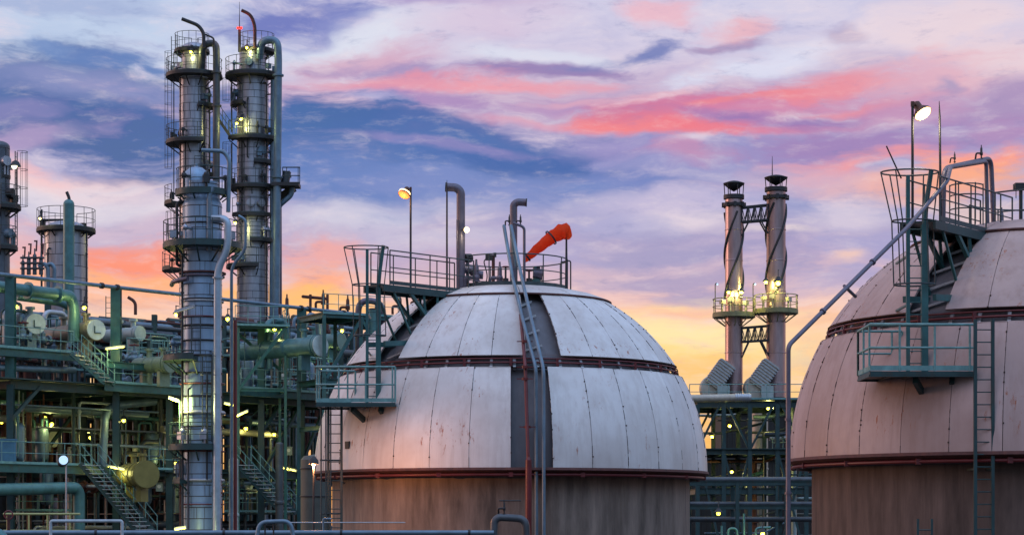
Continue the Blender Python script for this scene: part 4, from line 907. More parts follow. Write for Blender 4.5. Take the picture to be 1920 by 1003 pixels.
pw('large_pipe', [(672, 700, 118), (672, 562, 118), (718, 566, 118), (718, 640, 118)], 6., PURP, 'mauve inverted U pipe behind the ladder of the middle tank', bend=.7, seg=14)
pw('large_pipe', [(702, 640, 117.5), (702, 582, 117.5)], 12, PIPET, 'short stout blue pipe end behind the ladder of the middle tank', seg=16)
pw('vent_pipe', [(254, 590, 125), (254, 566, 125), (240, 557, 125)], 3., RUST, 'rusty bent vent pipe above the equipment right of the left post', 'vent pipe', bend=.35)
pw('pipe_header', [(568, 556, 135), (568, 556, 135.2), (612, 560, 135), (612, 560, 135.1)], 3, RUST, 'rusty pipe header carrying two round valves against the sky', 'pipe')
for px, lb in ((582, 'left rusty upright under the pipe header against the sky'), (614, 'right rusty upright under the pipe header against the sky')):
    pw('pipe_riser', [(px, 620, 135), (px, 552, 135)], 2.6, RUST, lb)

def drum(px0, px1, py, rpx, v, m_, label, disc=DISC, pyo=None, legs=True, mark=True):
    a = S(px0, py, v); b = S(px1, pyo or py, v); b.z = a.z; r = rpx * b.y / F
    t = thing('heat_exchanger', label, 'heat exchanger', (a + b) / 2 - Vector((0, 0, r + .5))); d = (b - a).normalized()
    m = MB().tube([a, b], r * .93, 24); L = (b - a).length
    for k in (.3, .62): p = a.lerp(b, k); m.tube([p - d * .04, p + d * .04], r * .97, 24)
    m.sphere(a, r * .92, 0, 16); m.build('shell', m_, t)
    m = MB().tube([b - d * .28, b - d * .16], r * 1.08, 28).tube([b - d * .12, b - d * .0], r * 1.08, 28); m.build('flange', m_, t)
    m = MB().tube([b, b + d * .06], r * 1.02, 28); m.build('end_plate', disc, t)
    if mark:                                                    # L-shaped handle on the end plate
        q1 = b + d * .1; h = Vector((0, 0, 1)); s_ = d.cross(h).normalized(); m = MB().bar(q1 - s_ * .12 + h * .16, q1 - s_ * .12 - h * .16, .045).bar(q1 - s_ * .12 - h * .16, q1 + s_ * .2 - h * .16, .045); m.build('lifting_handle', TEALD, t)
    if legs:
        m = MB()
        for k in (.3, .75): p = a.lerp(b, k); m.box((p.x, p.y, p.z - r - .25), (.5, .35, .7), DU)
        m.build('saddle', m_, t)
        m = MB(); p = a.lerp(b, .5); m.tube([p, p + Vector((0, 0, r + .35))], .16, 12).tube([p + Vector((0, 0, r + .25)), p + Vector((0, 0, r + .35))], .26, 12); m.build('nozzle', m_, t)
    return t
# these lie with their axis pointing out of the structure towards the camera
def drum_out(px, py, rpx, Y, L, m_, label, ang=0.42, disc=DISC, mark=True):
    b = P(px, py, Y); r = rpx * Y / F; d = Vector((math.sin(ang), -math.cos(ang), 0)); a = b - d * L
    t = thing('heat_exchanger', label, 'heat exchanger', ((a + b) / 2) - Vector((0, 0, r + .5)))
    m = MB().tube([a, b], r * .9, 24)
    for k in (.3, .6): p = a.lerp(b, k); m.tube([p - d * .04, p + d * .04], r * .95, 24)
    m.sphere(a, r * .9, 0, 16); m.build('shell', m_, t)
    MB().tube([b - d * .34, b - d * .2], r * 1.06, 28).tube([b - d * .14, b], r * 1.06, 28).build('flange', m_, t)
    MB().tube([b, b + d * .06], r * 1.0, 28).build('end_plate', disc, t)
    if mark:
        q1 = b + d * .1; h = Vector((0, 0, 1)); s_ = Vector((math.cos(ang), math.sin(ang), 0)); MB().bar(q1 - s_ * .12 + h * .18, q1 - s_ * .12 - h * .18, .05).bar(q1 - s_ * .12 - h * .18, q1 + s_ * .22 - h * .18, .05).build('lifting_handle', TEALD, t)
    for k in (.25, .8): p = a.lerp(b, k); MB().box((p.x, p.y, p.z - r - .3), (.3, .6, .8), -ang).build('saddle', m_, t)
    for k in (.35, .8): p = a.lerp(b, k); MB().tube([p - Vector((0, 0, r + .5)), p + Vector((0, 0, r + .4))], .15, 12).tube([p + Vector((0, 0, r + .28)), p + Vector((0, 0, r + .4))], .25, 12).build('nozzle', m_, t)
    return t
drum_out(67, 607, 19, 108.5, 3.6, PIPEB, 'exchanger with a round pale end plate at the left edge, above the deck', .62)
drum_out(180, 618, 19, 109.5, 5.5, mat('olive_shell', (.17, .16, .12), .5, .1), 'exchanger with a round pale end plate right at the head of the upper stairs', .68)
drum_out(600, 648, 20, 116.2, 6.2, mat('pale_teal_shell', (.085, .21, .24), .42, .2), 'long horizontal teal drum with a pale round end near the middle tank', .85, mark=False)
drum_out(640, 640, 17, 131, 3, PIPET, 'teal drum half hidden behind the pale round drum end', 1.1, PIPET, False)
drum_out(130, 607, 10, 118, 3, PIPEB, 'small dark drum behind the gap between the two left exchangers', 1.15, VESSEL, False)
drum_out(318, 682, 17, 111, 2.4, mat('green_grey_shell', (.14, .20, .16), .5, .1), 'green-grey drum just left of the front column', .9, mat('green_grey_shell', (0, 0, 0)), False)
drum_out(262, 625, 14, 117, 2.6, VESSEL, 'white-lagged drum right of the tall left post', .9, VESSEL, False)
drum_out(274, 889, 25, 108, 3, YELV, 'yellow vessel with a domed end in the lower left bay', .5, YELV, False)
drum_out(100, 822, 16, 118, 5, mat('olive_shell', (0, 0, 0)), 'olive drum lying under the lower left lamps', 1.1, DISC, False)

# ------------------------------------------------------------------ columns
def column(px, Y, w, ytop, ybot, label, plats, m_=ALU, band=.62, head='dome', steps=(), ladders=(), seed=0, name='distillation_column', lines=()):
    cx = X(px, Y); k = Y / F; r = w / 2 * k; t = thing(name, label, 'column', (cx, Y, 0)); rr = random.Random(seed); c = (cx, Y, 0)
    segs = list(steps) + [(ybot, w)]; prof = []; yt = ytop
    m = MB(); m2 = MB(); zz = Z(ytop, Y); rprev = (segs[0][1] / 2) * k
    if head == 'dome': m.lathe((cx, Y, zz), [(rprev * math.cos(a), rprev * .5 * math.sin(a)) for a in [PI / 2 * i / 8 for i in range(9)]], 32, 0, True)
    ztop = zz
    for (yb, ww) in segs:
        r1 = ww / 2 * k; zb = Z(yb, Y) if yb < 1500 else 0
        if abs(r1 - rprev) > 1e-3: m.lathe(c, [(r1, ztop - .35), (rprev, ztop)], 32); ztop -= .35
        m.lathe(c, [(r1, zb), (r1, ztop)], 32)
        z = ztop - .15
        while z > zb + .1:
            m2.lathe(c, [(r1 + .002, z), (r1 + .014, z + .008), (r1 + .014, z + .03), (r1 + .002, z + .038)], 32)
            for q in range(3):
                a = rr.uniform(-1.5, 1.5); 
                m2.bar((cx + (r1 + .006) * math.sin(a), Y - (r1 + .006) * math.cos(a), z), (cx + (r1 + .006) * math.sin(a), Y - (r1 + .006) * math.cos(a), max(zb, z - band)), .018, .014)
            z -= band
        ztop = zb; rprev = r1
    m.build('shell', m_, t); m2.build('cladding_seams', mat('seam_dark', (.06, .06, .065), .6, .3), t)
    for (py, rp, a0, a1, hh) in plats:
        z = Z(py, Y); pm = MB(); deck_ring(pm, (cx, Y), z, r + .02, rp * k, R(a0), R(a1), .16); pl = pm.build('platform', TEALD if Y < 110 else DARK, t)
        rm = MB(); rail_run(rm, rm.arcpts((cx, Y, z), rp * k - .04, R(a0), R(a1), max(6, int((a1 - a0) / 16))), hh, .8, .022); rm.build('railing', RAILD if Y > 110 else TEALD, pl)
        # gear that stands on the platform: manway, valves, boxes
        gm = MB()
        for q in range(4):
            a = R(rr.uniform(a0 + 15, a1 - 15)); rho = (r + rp * k) / 2; x, y = cx + rho * math.sin(a), Y - rho * math.cos(a)
            kind = rr.random()
            if kind < .4: gm.tube([(x, y, z), (x, y, z + rr.uniform(.6, 1.1))], .06, 8).sphere((x, y, z + .7), .15, 0, 8).tube([(cx, Y, z + .7), (x, y, z + .7)], .06, 8)
            elif kind < .7: gm.box((x, y, z + .5), (.3, .3, .35), a).bar((x, y, z), (x, y, z + .4), .05)
            else: gm.tube([(cx + r * math.sin(a) * .9, Y - r * math.cos(a) * .9, z + .75), (cx + (r + .28) * math.sin(a), Y - (r + .28) * math.cos(a), z + .75)], .27, 14)
        gm.build('platform_gear', [DARK, PIPEB, ALU2][rr.randrange(3)], t)
    for (ang, y0, y1) in ladders:
        a = R(ang); rho = r + .38; p = (cx + rho * math.sin(a), Y - rho * math.cos(a)); out = math.atan2(-math.cos(a), math.sin(a))
        lm = ladder_mb(p, Z(y0, Y), Z(y1, Y), out + PI / 2, .42, .05, .014); lo = lm.build('ladder', RAILD, t)
        cg = cage_mb(p, Z(y0, Y) + 2.2, Z(y1, Y), out + PI / 2, out); cg.build('ladder_cage', RAILD, lo)
    for (ang, off, rp_, y0, y1, mm) in lines:
        a = R(ang); rho = r + off; p = Vector((cx + rho * math.sin(a), Y - rho * math.cos(a), 0)); q0 = Vector((cx + r * .8 * math.sin(a), Y - r * .8 * math.cos(a), 0)); za, zb = Z(y0, Y), (Z(y1, Y) if y1 < 1500 else 0)
        lm = MB().pipe([q0 + Vector((0, 0, zb)) if y1 < 1500 else p, p + Vector((0, 0, zb)), p + Vector((0, 0, za)), q0 + Vector((0, 0, za))], rp_, rp_ * 3, 8)
        z = zb + 1.5
        while z < za: lm.box((p.x, p.y, z), (rp_ * 3, rp_ * 3, .08)); z += 3.1
        lm.build('riser', mm, t)
    return t
FR = (-180, 180)
c1 = column(364, 150, 55, 92, 1600, 'tall banded column on the left of the twin towers', [(143, 53, -150, 130, 1.15), (268, 53, -150, 30, 1.15), (200, 40, 20, 120, 1.15), (330, 44, 10, 110, 1.15), (382, 56, -120, -40, 1.15), (505, 60, -120, -40, 1.15), (456, 50, -90, 60, 1.15)],
   ALU2, .56, 'dome', [(140, 47)], [(-78, 223, 100), (-78, 375, 150), (-62, 500, 400)], 2, lines=[(-20, .22, .05, 260, 560, DARK), (40, .3, .07, 190, 900, DARK), (62, .3, .06, 170, 900, DARK), (75, .45, .05, 150, 900, DARK), (-45, .16, .04, 150, 500, RUST), (10, .14, .04, 330, 600, DARK)])
c2 = column(474, 150, 59, 96, 1600, 'tall banded column on the right of the twin towers', [(143, 52, -150, 110, 1.15), (262, 50, -60, 140, 1.15), (352, 46, -150, 120, 1.15), (196, 42, -110, -20, 1.15), (306, 42, 10, 100, 1.15), (405, 42, -60, 60, 1.15), (452, 44, 0, 110, 1.15), (500, 50, -110, 20, 1.15)],
   ALU2, .5, 'dome', [(135, 50)], [(-75, 250, 150), (-75, 350, 270)], 5, lines=[(50, .28, .05, 160, 640, DARK), (68, .4, .05, 180, 640, DARK), (85, .5, .06, 150, 640, RUST), (-30, .15, .05, 220, 420, DARK), (-10, .2, .05, 190, 300, DARK)])
# top platforms of the twins with small cages
for (c, px, yd, lb) in ((c1, 360, 97, 0), (c2, 482, 97, 0)):
    m = MB(); deck_ring(m, (X(px, 150), 150), Z(yd, 150), .05, 1.25, R(-180), R(180), .12); o = m.build('top_platform', DARK, c)
    m = MB(); rail_run(m, m.arcpts((X(px, 150), 150, Z(yd, 150)), 1.2, R(-170), R(170), 16), 1.2, .5, .02); m.build('top_railing', RAILD, o)
    if px == 360:
        m = MB(); ladder_mb((X(331, 150), 149), Z(143, 150), Z(75, 150), 0, .4, .05, .014, 0, m); m.build('top_ladder', RAILD, c)
c3 = column(379.5, 100, 73, 342, 1600, 'thick bluish column nearest the camera, left of the middle tank', [(362, 50, -95, 110, 1.1), (461, 74, -180, 180, 1.1), (672, 74, -150, -5, .25), (900, 56, -120, -40, 1.), (838, 64, -130, 40, 1.1)],
   mat('bright_cladding', (.25, .38, .53), .42, .35, .18, 1.6, (.17, .13, .12), .5, True, .15), .52, 'none', [(370, 60)], [(18, 830, 672), (-5, 668, 600)], 9, lines=[(-30, .14, .04, 730, 1600, DARK), (35, .2, .06, 660, 1600, PIPEB), (-60, .18, .05, 860, 1600, RUST), (-48, .2, .05, 480, 1500, DARK), (55, .2, .06, 560, 1700, REDP), (20, .14, .04, 700, 900, DARK), (-75, .28, .07, 380, 500, DARK)])
cx3 = X(379.5, 100)
MB().lathe((X(368, 100), 100, Z(372, 100)), [(.58, 0), (.58, 1.0), (.5, 1.25), (.3, 1.42), (.02, 1.48)], 28, 0, True).tube([(X(368, 100), 100, Z(320, 100)), (X(368, 100), 100, Z(308, 100))], .08, 8).build('column_head', mat('bright_cladding', (0, 0, 0)), c3)
for py, mm, rr_ in ((421, DARK, .035), (513, RUST, .05), (519, PURP, .07), (563, DARK, .05), (566, GALV, .05), (596, REDP, .035), (612, DARK, .05), (640, DARK, .04), (668, DARK, .05), (700, DARK, .03), (720, REDP, .035), (745, DARK, .03), (800, DARK, .03), (774, GALV, .09), (846, REDP, .03), (900, GALV, .07), (945, REDP, .03)):
    m = MB(); m.tube(m.arcpts((cx3, 100, Z(py, 100)), .915 + rr_ * .9 + (.1 if mm in (REDP, RUST) else 0), 0, 2 * PI, 40)[:-1], rr_, 8, True); m.build('girth_ring', mm, c3)
c4 = column(124, 140, 80, 434, 1600, 'squat banded column with a railed top platform on the left', [(432, 55, -170, 170, 1.35)], ALU2, .75, 'dome', [], [], 4, lines=[(60, .35, .05, 440, 700, DARK), (-35, .2, .06, 470, 700, DARK)])
c5 = column(-3, 120, 42, 275, 1600, 'dark column cut off by the left edge of the photo', [(388, 42, 20, 160, 1.15), (464, 36, 20, 160, 1.15), (330, 22.5, 30, 100, .3)], mat('dark_cladding', (.09, .11, .14), .45, .4, .3, 1.6), 2.4, 'dome', [], [(88, 460, 285)], 6)

# large overhead lines of the columns
pw('overhead_pipe', [(378, 130, 149), (380, 84, 148.5), (405, 80, 148.5), (406, 110, 148.5), (404, 1000, 148.5)], 6.6, PIPED, 'dark overhead pipe looping off the left twin tower and running down beside it', bend=.75, seg=14, flanges=((3, .03), (3, .1)))
pw('overhead_pipe', [(487, 110, 149), (490, 76, 148.5), (520, 75, 148.5), (522, 110, 148.5), (517, 640, 148.5)], 7.2, PIPEB, 'thick blue overhead pipe looping off the right twin tower and running down', bend=.8, seg=14, flanges=((3, .06), (3, .42)))
pw('overhead_pipe', [(511, 150, 149.4), (508, 640, 149.4)], 3.6, PIPEB, 'thinner blue pipe tucked between the right tower and its overhead pipe')
pw('side_pipe', [(526, 330, 150), (527, 640, 150)], 2., PURP, 'slim mauve pipe on the outer side of the right tower pipes')
pw('vent_pipe', [(382, 90, 148.), (382, 62, 148.), (372, 48, 148.), (341, 36, 148.)], 3.4, DARK, 'dark curved vent pipe on top of the left twin tower', 'vent pipe', bend=.9)
pw('vent_pipe', [(478, 90, 148.5), (478, 48, 148.5), (470, 28, 148.5), (453, 20, 148.5)], 3.2, RUST, 'reddish curved vent pipe on top of the right twin tower', 'vent pipe', bend=.9)
pw('rail_post', [(382, 64, 148.), (401, 72, 148.), (401, 130, 148.)], 1.8, DARK, 'bent bracket pipe beside the top of the left twin tower', 'pipe', .2)
t = thing('beacon_mast', 'thin mast with a red warning light above the right twin tower', 'mast', P(449, 100, 149)); MB().tube([P(449, 98, 149), P(449, 56, 149)], .1, 8).tube([P(449, 54, 149), P(449, 4, 149)], [.035, .012], 6).build('mast', DARK, t)
m = MB().sphere(P(446, 53, 148.8), .1, 0, 8).sphere(P(452, 53, 148.8), .1, 0, 8); m.build('red_light', E_RED, t); light('POINT', P(452, 50, 148.4), 30, (1, .1, .05), t, .1)
m = MB().bar(P(511, 348, 149), P(562, 348, 149), 1.6, .25).bar(P(512, 380, 150), P(552, 352, 150), .5, .5); t = thing('side_platform', 'small railed balcony with a drum right of the right twin tower', 'platform', P(511, 352, 149)); m.build('platform_deck', DARK, t)
m = MB(); rail_run(m, [P(530, 345, 149.6), P(530, 345, 148.3), P(562, 345, 148.3), P(562, 345, 149.6)], 1.15, .8, .03); m.build('railing', RAILD, t)
MB().tube([P(534, 346, 149), P(538, 322, 149)], .3, 12).tube([P(538, 322, 149), P(541, 334, 149)], .22, 12).build('side_drum', PIPED, t)
pw('side_pipe', [(548, 352, 149.), (546, 366, 149.), (524, 385, 149.), (521, 395, 149.)], 5., PIPEB, 'slanting blue branch pipe under the small railed balcony', bend=.4, seg=12)
t = thing('gangway', 'sloping steel gangway linking the two twin towers', 'gangway', P(412, 240, 149.5)); m = MB().bar(P(411, 226, 149.5), P(436, 262, 149.5), .9, .2); m.build('deck', DARK, t); m = MB(); 
a_, b_ = P(411, 224, 149.1), P(436, 260, 149.1); up = Vector((0, 0, 1))
for i in range(5): p = a_.lerp(b_, i / 4); m.tube([p, p + up], .022, 6)
for h in (1., .5): m.tube([a_ + up * h, b_ + up * h], .022, 6)
m.build('railing', RAILD, t)
pw('main_riser', [(398, 410, 98.8), (427, 410, 98.6), (427, 466, 98.6), (408, 505, 98.6), (406, 1300, 98.6)], 7., mat('pale_blue_pipe', (.33, .43, .52), .4, .45, .15, 2), 'pale blue pipe running down the right front of the nearest column', bend=.45, seg=14, flanges=((3, .02),))
pw('side_pipe', [(378, 282, 99.6), (420, 284, 99.6), (430, 300, 99.6), (428, 398, 99.6)], 4., PIPEB, 'blue hook-shaped pipe above the nearest column', bend=.6)
pw('side_pipe', [(392, 470, 99.), (392, 366, 99.), (400, 352, 99.)], 4.6, PIPEB, 'short upright blue pipe on the face of the nearest column', bend=.3)
pw('side_pipe', [(447, 405, 104), (460, 412, 104), (460, 470, 104), (434, 500, 104), (434, 1100, 104)], 3., PIPEB, 'slim blue pipe hooking down right of the nearest column', bend=.4)
pw('fire_pipe', [(441, 600, 101), (441, 1000, 101)], 3.6, REDP, 'dark red vertical pipe right of the nearest column')
pw('curve_pipe', [(352, 522, 98.9), (325, 528, 99.4), (322, 534, 101)], 4.5, PURP, 'curved mauve pipe wrapping left round the nearest column', bend=.5)
single('standpipe', MB().tube([P(129, 640, 137), P(129, 384, 137)], 10.5 * 137 / F, 16).sphere(P(129, 384, 137), 10.5 * 137 / F, 0, 16), PIPET, 'thick round-topped upright pipe in front of the squat left column', 'pipe')
pw('vent_pipe', [(129, 382, 137), (130, 372, 137), (125, 360, 137)], 3., DARK, 'small crooked vent on top of the thick upright pipe', 'vent pipe', bend=.2)
pw('pole_pipe', [(78, 560, 139), (78, 393, 139)], 2., DARK, 'slim upright pipe left of the squat column')
bulb(75, 410, 138, 'small warm lamp on the left of the squat column platform', E_WARM, 15, (1, .85, .5), .09)
t = thing('pole_lamp', 'lamp on a slim pole beside the dark column at the left edge', 'lamp', P(31, 390, 118)); MB().tube([P(31, 390, 118), P(31, 308, 118)], .03, 6).lathe(P(29, 309, 118), [(.32, -.1), (.2, .15), (.02, .25)], 12, 0, True).build('pole', DARK, t); MB().sphere(P(27, 312, 118), .16, 0, 10).build('bulb', emit('lamp_cream', (1, .95, .6), 4), t)
# nest of upright fittings left of the squat column
for px, yt_, w_ in ((43, 478, 3.5), (54, 472, 4), (65, 466, 4.), (77, 472, 4.)):
    p = P(px, 515, 128); t = thing('upright_valve', {43: 'first from the left of four upright valves against the sky', 54: 'second from the left of four upright valves against the sky', 65: 'third from the left of four upright valves against the sky', 77: 'rightmost of four upright valves against the sky'}[px], 'valve', p, 'upright valves at the left')
    k = 128 / F; m = MB().tube([p, P(px, yt_ + 12, 128), P(px, yt_ + 10, 128), P(px, yt_, 128)], [w_ * k, w_ * k * .9, w_ * k * .4, w_ * k * .3], 10)
    for yy in (505, 495, 485): q1 = P(px, yy, 128); m.tube([q1, q1 + Vector((0, 0, .1))], w_ * k * 1.6, 10)
    m.build('valve_body', PIPED, t); MB().tube([P(px + 3, yt_ + 5, 128), P(px + 4, yt_ - 14, 128), P(px - 1, yt_ - 14, 128)], .05, 6).build('stem', RUST, t)
for px, lb in ((86, 'left of two bent blue pipes beside the four upright valves'), (98, 'right of two bent blue pipes beside the four upright valves')): pw('elbow_pipe', [(px - 14, 500, 128), (px - 2, 494, 128), (px + 4, 502, 128), (px + 4, 560, 128)], 4., PIPEB, lb, bend=.35)

# ------------------------------------------------------------------ dark backing buildings added to darken the gaps between the steel; vessels
WALLM = mat('dark_backing_wall', (.022, .024, .024), .7, .1, .35, .8, (.04, .025, .015), .6, True)
def shed(x0, x1, yt, Y, dep, label, openings=(), seed=0):
    xa, xb = X(x0, Y), X(x1, Y); zt_ = Z(yt, Y); t = thing('backing_building', label, 'building', ((xa + xb) / 2, Y, 0)); m = MB()
    m.box(((xa + xb) / 2, Y + dep / 2, zt_ / 2), (xb - xa, dep, zt_)); x = xa + .2
    while x < xb: m.box((x, Y - .03, zt_ / 2 - .1), (.12, .05, zt_ - .3)); x += .45
    m.build('wall', WALLM, t); MB().box(((xa + xb) / 2, Y + dep / 2, zt_ + .12), (xb - xa + .6, dep + .6, .2)).build('roof', DARK, t)
    for (a, b, c, d) in openings:
        p0, p1 = P(a, c, Y), P(b, d, Y); m = MB().box(((p0.x + p1.x) / 2, Y - .07, (p0.z + p1.z) / 2), (p1.x - p0.x, .04, p0.z - p1.z)); fr = m.build('window', mat('unlit_glass', (.03, .04, .05), .1, 0, .1), t)
        MB().box(((p0.x + p1.x) / 2, Y - .09, p0.z + .06), (p1.x - p0.x + .2, .1, .1)).build('window_frame', GALV, fr)
    return t
shed(-60, 72, 760, 138, 8, 'added dark backing building behind the steel at the far left')
shed(96, 140, 806, 139, 8, 'low added dark backing building behind the olive drum', [])
shed(196, 350, 768, 142, 9, 'added dark backing building behind the yellow vessel')
shed(420, 548, 800, 150, 9, 'added dark backing building behind the stairs right of the nearest column')
shed(1292, 1530, 862, 176, 8, 'added low dark backing building behind the frame that carries the stacks')
shed(1352, 1482, 775, 186, 8, 'taller added dark backing building seen through the storey under the stack deck')
t = thing('storage_drum', 'grey-green vertical storage drum left of the foot of the middle tank', 'vessel', (X(592, 88), 88, 0))
MB().lathe((X(592, 88), 88, 0), [(.62, 0), (.62, Z(862, 88)), (.5, Z(855, 88)), (.02, Z(851, 88))], 32).build('shell', mat('grey_green_shell', (.07, .085, .075), .6, .1, .25, 1.5), t)
for py in (930, 878): m = MB(); m.tube(m.arcpts((X(592, 88), 88, Z(py, 88)), .64, 0, 2 * PI, 32)[:-1], .03, 6, True); m.build('hoop', DARK, t)
for (px, Y, w, yt_, lb, mm) in ((524, 116, 15, 832, 'pale upright vessel behind the stairs right of the nearest column', PIPED), (322, 122, 30, 800, 'dim upright vessel in the bay left of the nearest column', PIPEB), (438, 112, 18, 862, 'small domed upright vessel beside the foot of the nearest column', VESSEL), (1425, 166, 30, 770, 'tall yellow-lit duct casing under the stack deck', CREAM)):
    r = w / 2 * Y / F; t = thing('upright_vessel', lb, 'vessel', (X(px, Y), Y, 0)); MB().lathe((X(px, Y), Y, 0), [(r, 0), (r, Z(yt_, Y))], 28).lathe((X(px, Y), Y, Z(yt_, Y)), [(r * math.cos(a), r * .5 * math.sin(a)) for a in [PI / 2 * i / 6 for i in range(7)]], 28, 0, True).build('shell', mm, t)
    for k in (.35, .7): MB().lathe((X(px, Y), Y, Z(yt_, Y) * k), [(r, -.1), (r + .05, -.05), (r + .05, .05), (r, .1)], 28).build('stiffening_ring', mm, t)

# crowds of pipes: each a thing of its own
cm = [PIPED, PIPEB, TEALD, PIPET, PIPED, GALV, VESSEL, mat('olive_shell', (0, 0, 0)), RUST]
rc = random.Random(41)
def crowd(n, kind, fn, label, group, cat='pipe', nm='process_pipe'):
    for i in range(n):
        pts, r = fn(i); mb = MB().pipe(pts, r, r * 3, 8)
        for q_ in range(rc.randrange(0, 3)):
            k = rc.randrange(len(pts) - 1); a = pts[k].lerp(pts[k + 1], rc.uniform(.2, .8)); d = (pts[k + 1] - pts[k]).normalized() * .05; mb.tube([a - d, a + d], r * 1.7, 8)
        single(nm, mb, rc.choice(cm), label, cat, group)
def vert_low(i):
    px = rc.uniform(5, 600); v = rc.uniform(1.5, 14); p = S(px, 800, v); z0 = 0; z1 = rc.choice([ZB - .3, ZB - .3, ZD + 1.5, ZB - 2]); 
    a = U((p - Vector((OX, OY, 0))).dot(dU), v, 0)
    if rc.random() < .5: return [Vector((a.x, a.y, z0)), Vector((a.x, a.y, z1))], rc.choice([.05, .07, .1, .14])
    b = a + dU * rc.uniform(.6, 3) * rc.choice([-1, 1]); z2 = rc.uniform(6.9, 12.8)
    return [Vector((a.x, a.y, z0)), Vector((a.x, a.y, z2)), Vector((b.x, b.y, z2)), Vector((b.x, b.y, z1 if z1 > z2 + 1 else z2 + 1))], rc.choice([.05, .08, .12])
crowd(84, 0, vert_low, 'upright pipe in the crowded pipework under the deck of the left structure', 'upright pipes under the left decks')
def horiz_low(i):
    v = rc.uniform(1, 14); z = rc.choice([ZB - .8, ZB - 1.3, ZB - 2.2, 11.4, 10.6, ZD - .6, ZD - 1.1, 7.6, 6.2]) + rc.uniform(-.25, .25); u0 = rc.uniform(-3, 20); L = rc.uniform(4, 14)
    if rc.random() < .3: return [U(u0, v, z - 1.4), U(u0, v, z), U(u0 + L * .6, v, z), U(u0 + L * .6, v + 1.5, z)], rc.choice([.07, .1, .14])
    return [U(u0, v, z), U(u0 + L, v, z)], rc.choice([.05, .08, .12, .2])
crowd(64, 1, horiz_low, 'level pipe in the crowded pipework under the deck of the left structure', 'level pipes under the left decks')
def up_deck(i):
    px = rc.choice([rc.uniform(5, 130), rc.uniform(225, 330), rc.uniform(440, 560), rc.uniform(560, 690)]); v = rc.uniform(2, 12); z0 = (ZA if px < 130 else ZB); p = S(px, 700, v); h = rc.uniform(.8, 3.6); a = Vector((p.x, p.y, z0 - .1)); d = dU * rc.uniform(.5, 2.5) * rc.choice([-1, 1])
    k = rc.random()
    if k < .35: return [a, a + Vector((0, 0, h))], rc.choice([.05, .08])
    if k < .7: return [a, a + Vector((0, 0, h)), a + d + Vector((0, 0, h)), a + d], rc.choice([.06, .1, .14])
    return [a + Vector((0, 0, h * .6)), a + d * 2 + Vector((0, 0, h * .6))], rc.choice([.06, .1, .14])
crowd(100, 2, up_deck, 'small pipe in the tangle of equipment standing on the upper decks at the left', 'pipes on the upper left decks')
def stack_low(i):
    x = rc.uniform(fx0 - .5, fx1 + .5); y = rc.uniform(155.5, 165)
    if rc.random() < .45: return [Vector((x, y, 0)), Vector((x, y, rc.choice([zt, zm, zm - 2]) - .3))], rc.choice([.06, .1, .2])
    z = rc.uniform(4.5, zt - .6); return [Vector((x, y, z)), Vector((x + rc.uniform(1, 5), y, z)), Vector((x + rc.uniform(5, 6), y + .1, z + .8))], rc.choice([.06, .1, .16])
crowd(40, 3, stack_low, 'pipe in the dark pipework inside the frame under the two stacks', 'pipes under the two stacks')
# valves among them: one built, the rest copies
vp = valve_proto('hand_valve', 'red-wheeled hand valve among the equipment on the upper decks at the left', 'valve', 1.6)
vp['group'] = 'hand valves on the upper left decks'
spots = []
for i in range(26):
    px = rc.choice([rc.uniform(20, 130), rc.uniform(225, 330), rc.uniform(440, 690)]); v = rc.uniform(1.2, 9); z0 = (ZA if px < 130 else ZB) + .05; p = S(px, 700, v); spots.append((p.x, p.y, z0 + rc.choice([0, 0, .5])))
vp.location = spots[0]
for s_ in spots[1:]:
    o = dup(vp, s_); o.rotation_euler.z = rc.uniform(0, 6)
# relief valve stacks that stick up against the sky at the right of the left structure
for i, (px, yt_, lb) in enumerate(((538, 560, 'rusty upright fitting just right of the right twin tower'), (652, 562, 'rusty fitting left of the mauve inverted U pipe'), (606, 552, 'rusty capped fitting between the two uprights of the header'), (706, 566, 'dark fitting on the stout blue pipe end'), (750, 560, 'rusty fitting seen under the walkway of the middle tank'))):
    valve_cluster(px, yt_ + 32, 128, 1.0, lb, RUST if i != 3 else DARK)
for (px, yt_, yb, Y, lb) in ((205, 555, 640, 124, 'narrow ladder left of the tall post, seen against the sunset'), (536, 590, 700, 121, 'narrow ladder beside the long teal drum'), (452, 604, 690, 118, 'ladder in the small green tower right of the nearest column')):
    single('ladder', ladder_mb((X(px, Y), Y), Z(yb, Y), Z(yt_, Y), 0, .4, .05), TEAL, lb, 'ladder')
# green frame beside the nearest column
gf, gfu = frame((X(447, 117), 117, 0), .25, [0, 2.6], [0, 2.2], [ZB + .2, Z(612, 117)], 'access_tower', 'small green access tower right of the nearest column', 'steel frame', GREEN, .14, .16, [(0, ZB + .2, 2.6, Z(612, 117), 0), (0, Z(612, 117), 2.6, ZB + 1.5, 2.2)], [(-.2, 2.8, -.2, 2.4, Z(612, 117) + .1)])
m = MB(); rail_run(m, [gfu(-.2, -.2, Z(611, 117)), gfu(2.8, -.2, Z(611, 117)), gfu(2.8, 2.4, Z(611, 117))], 1.1, .7, .022); m.build('railing', RAIL, gf)
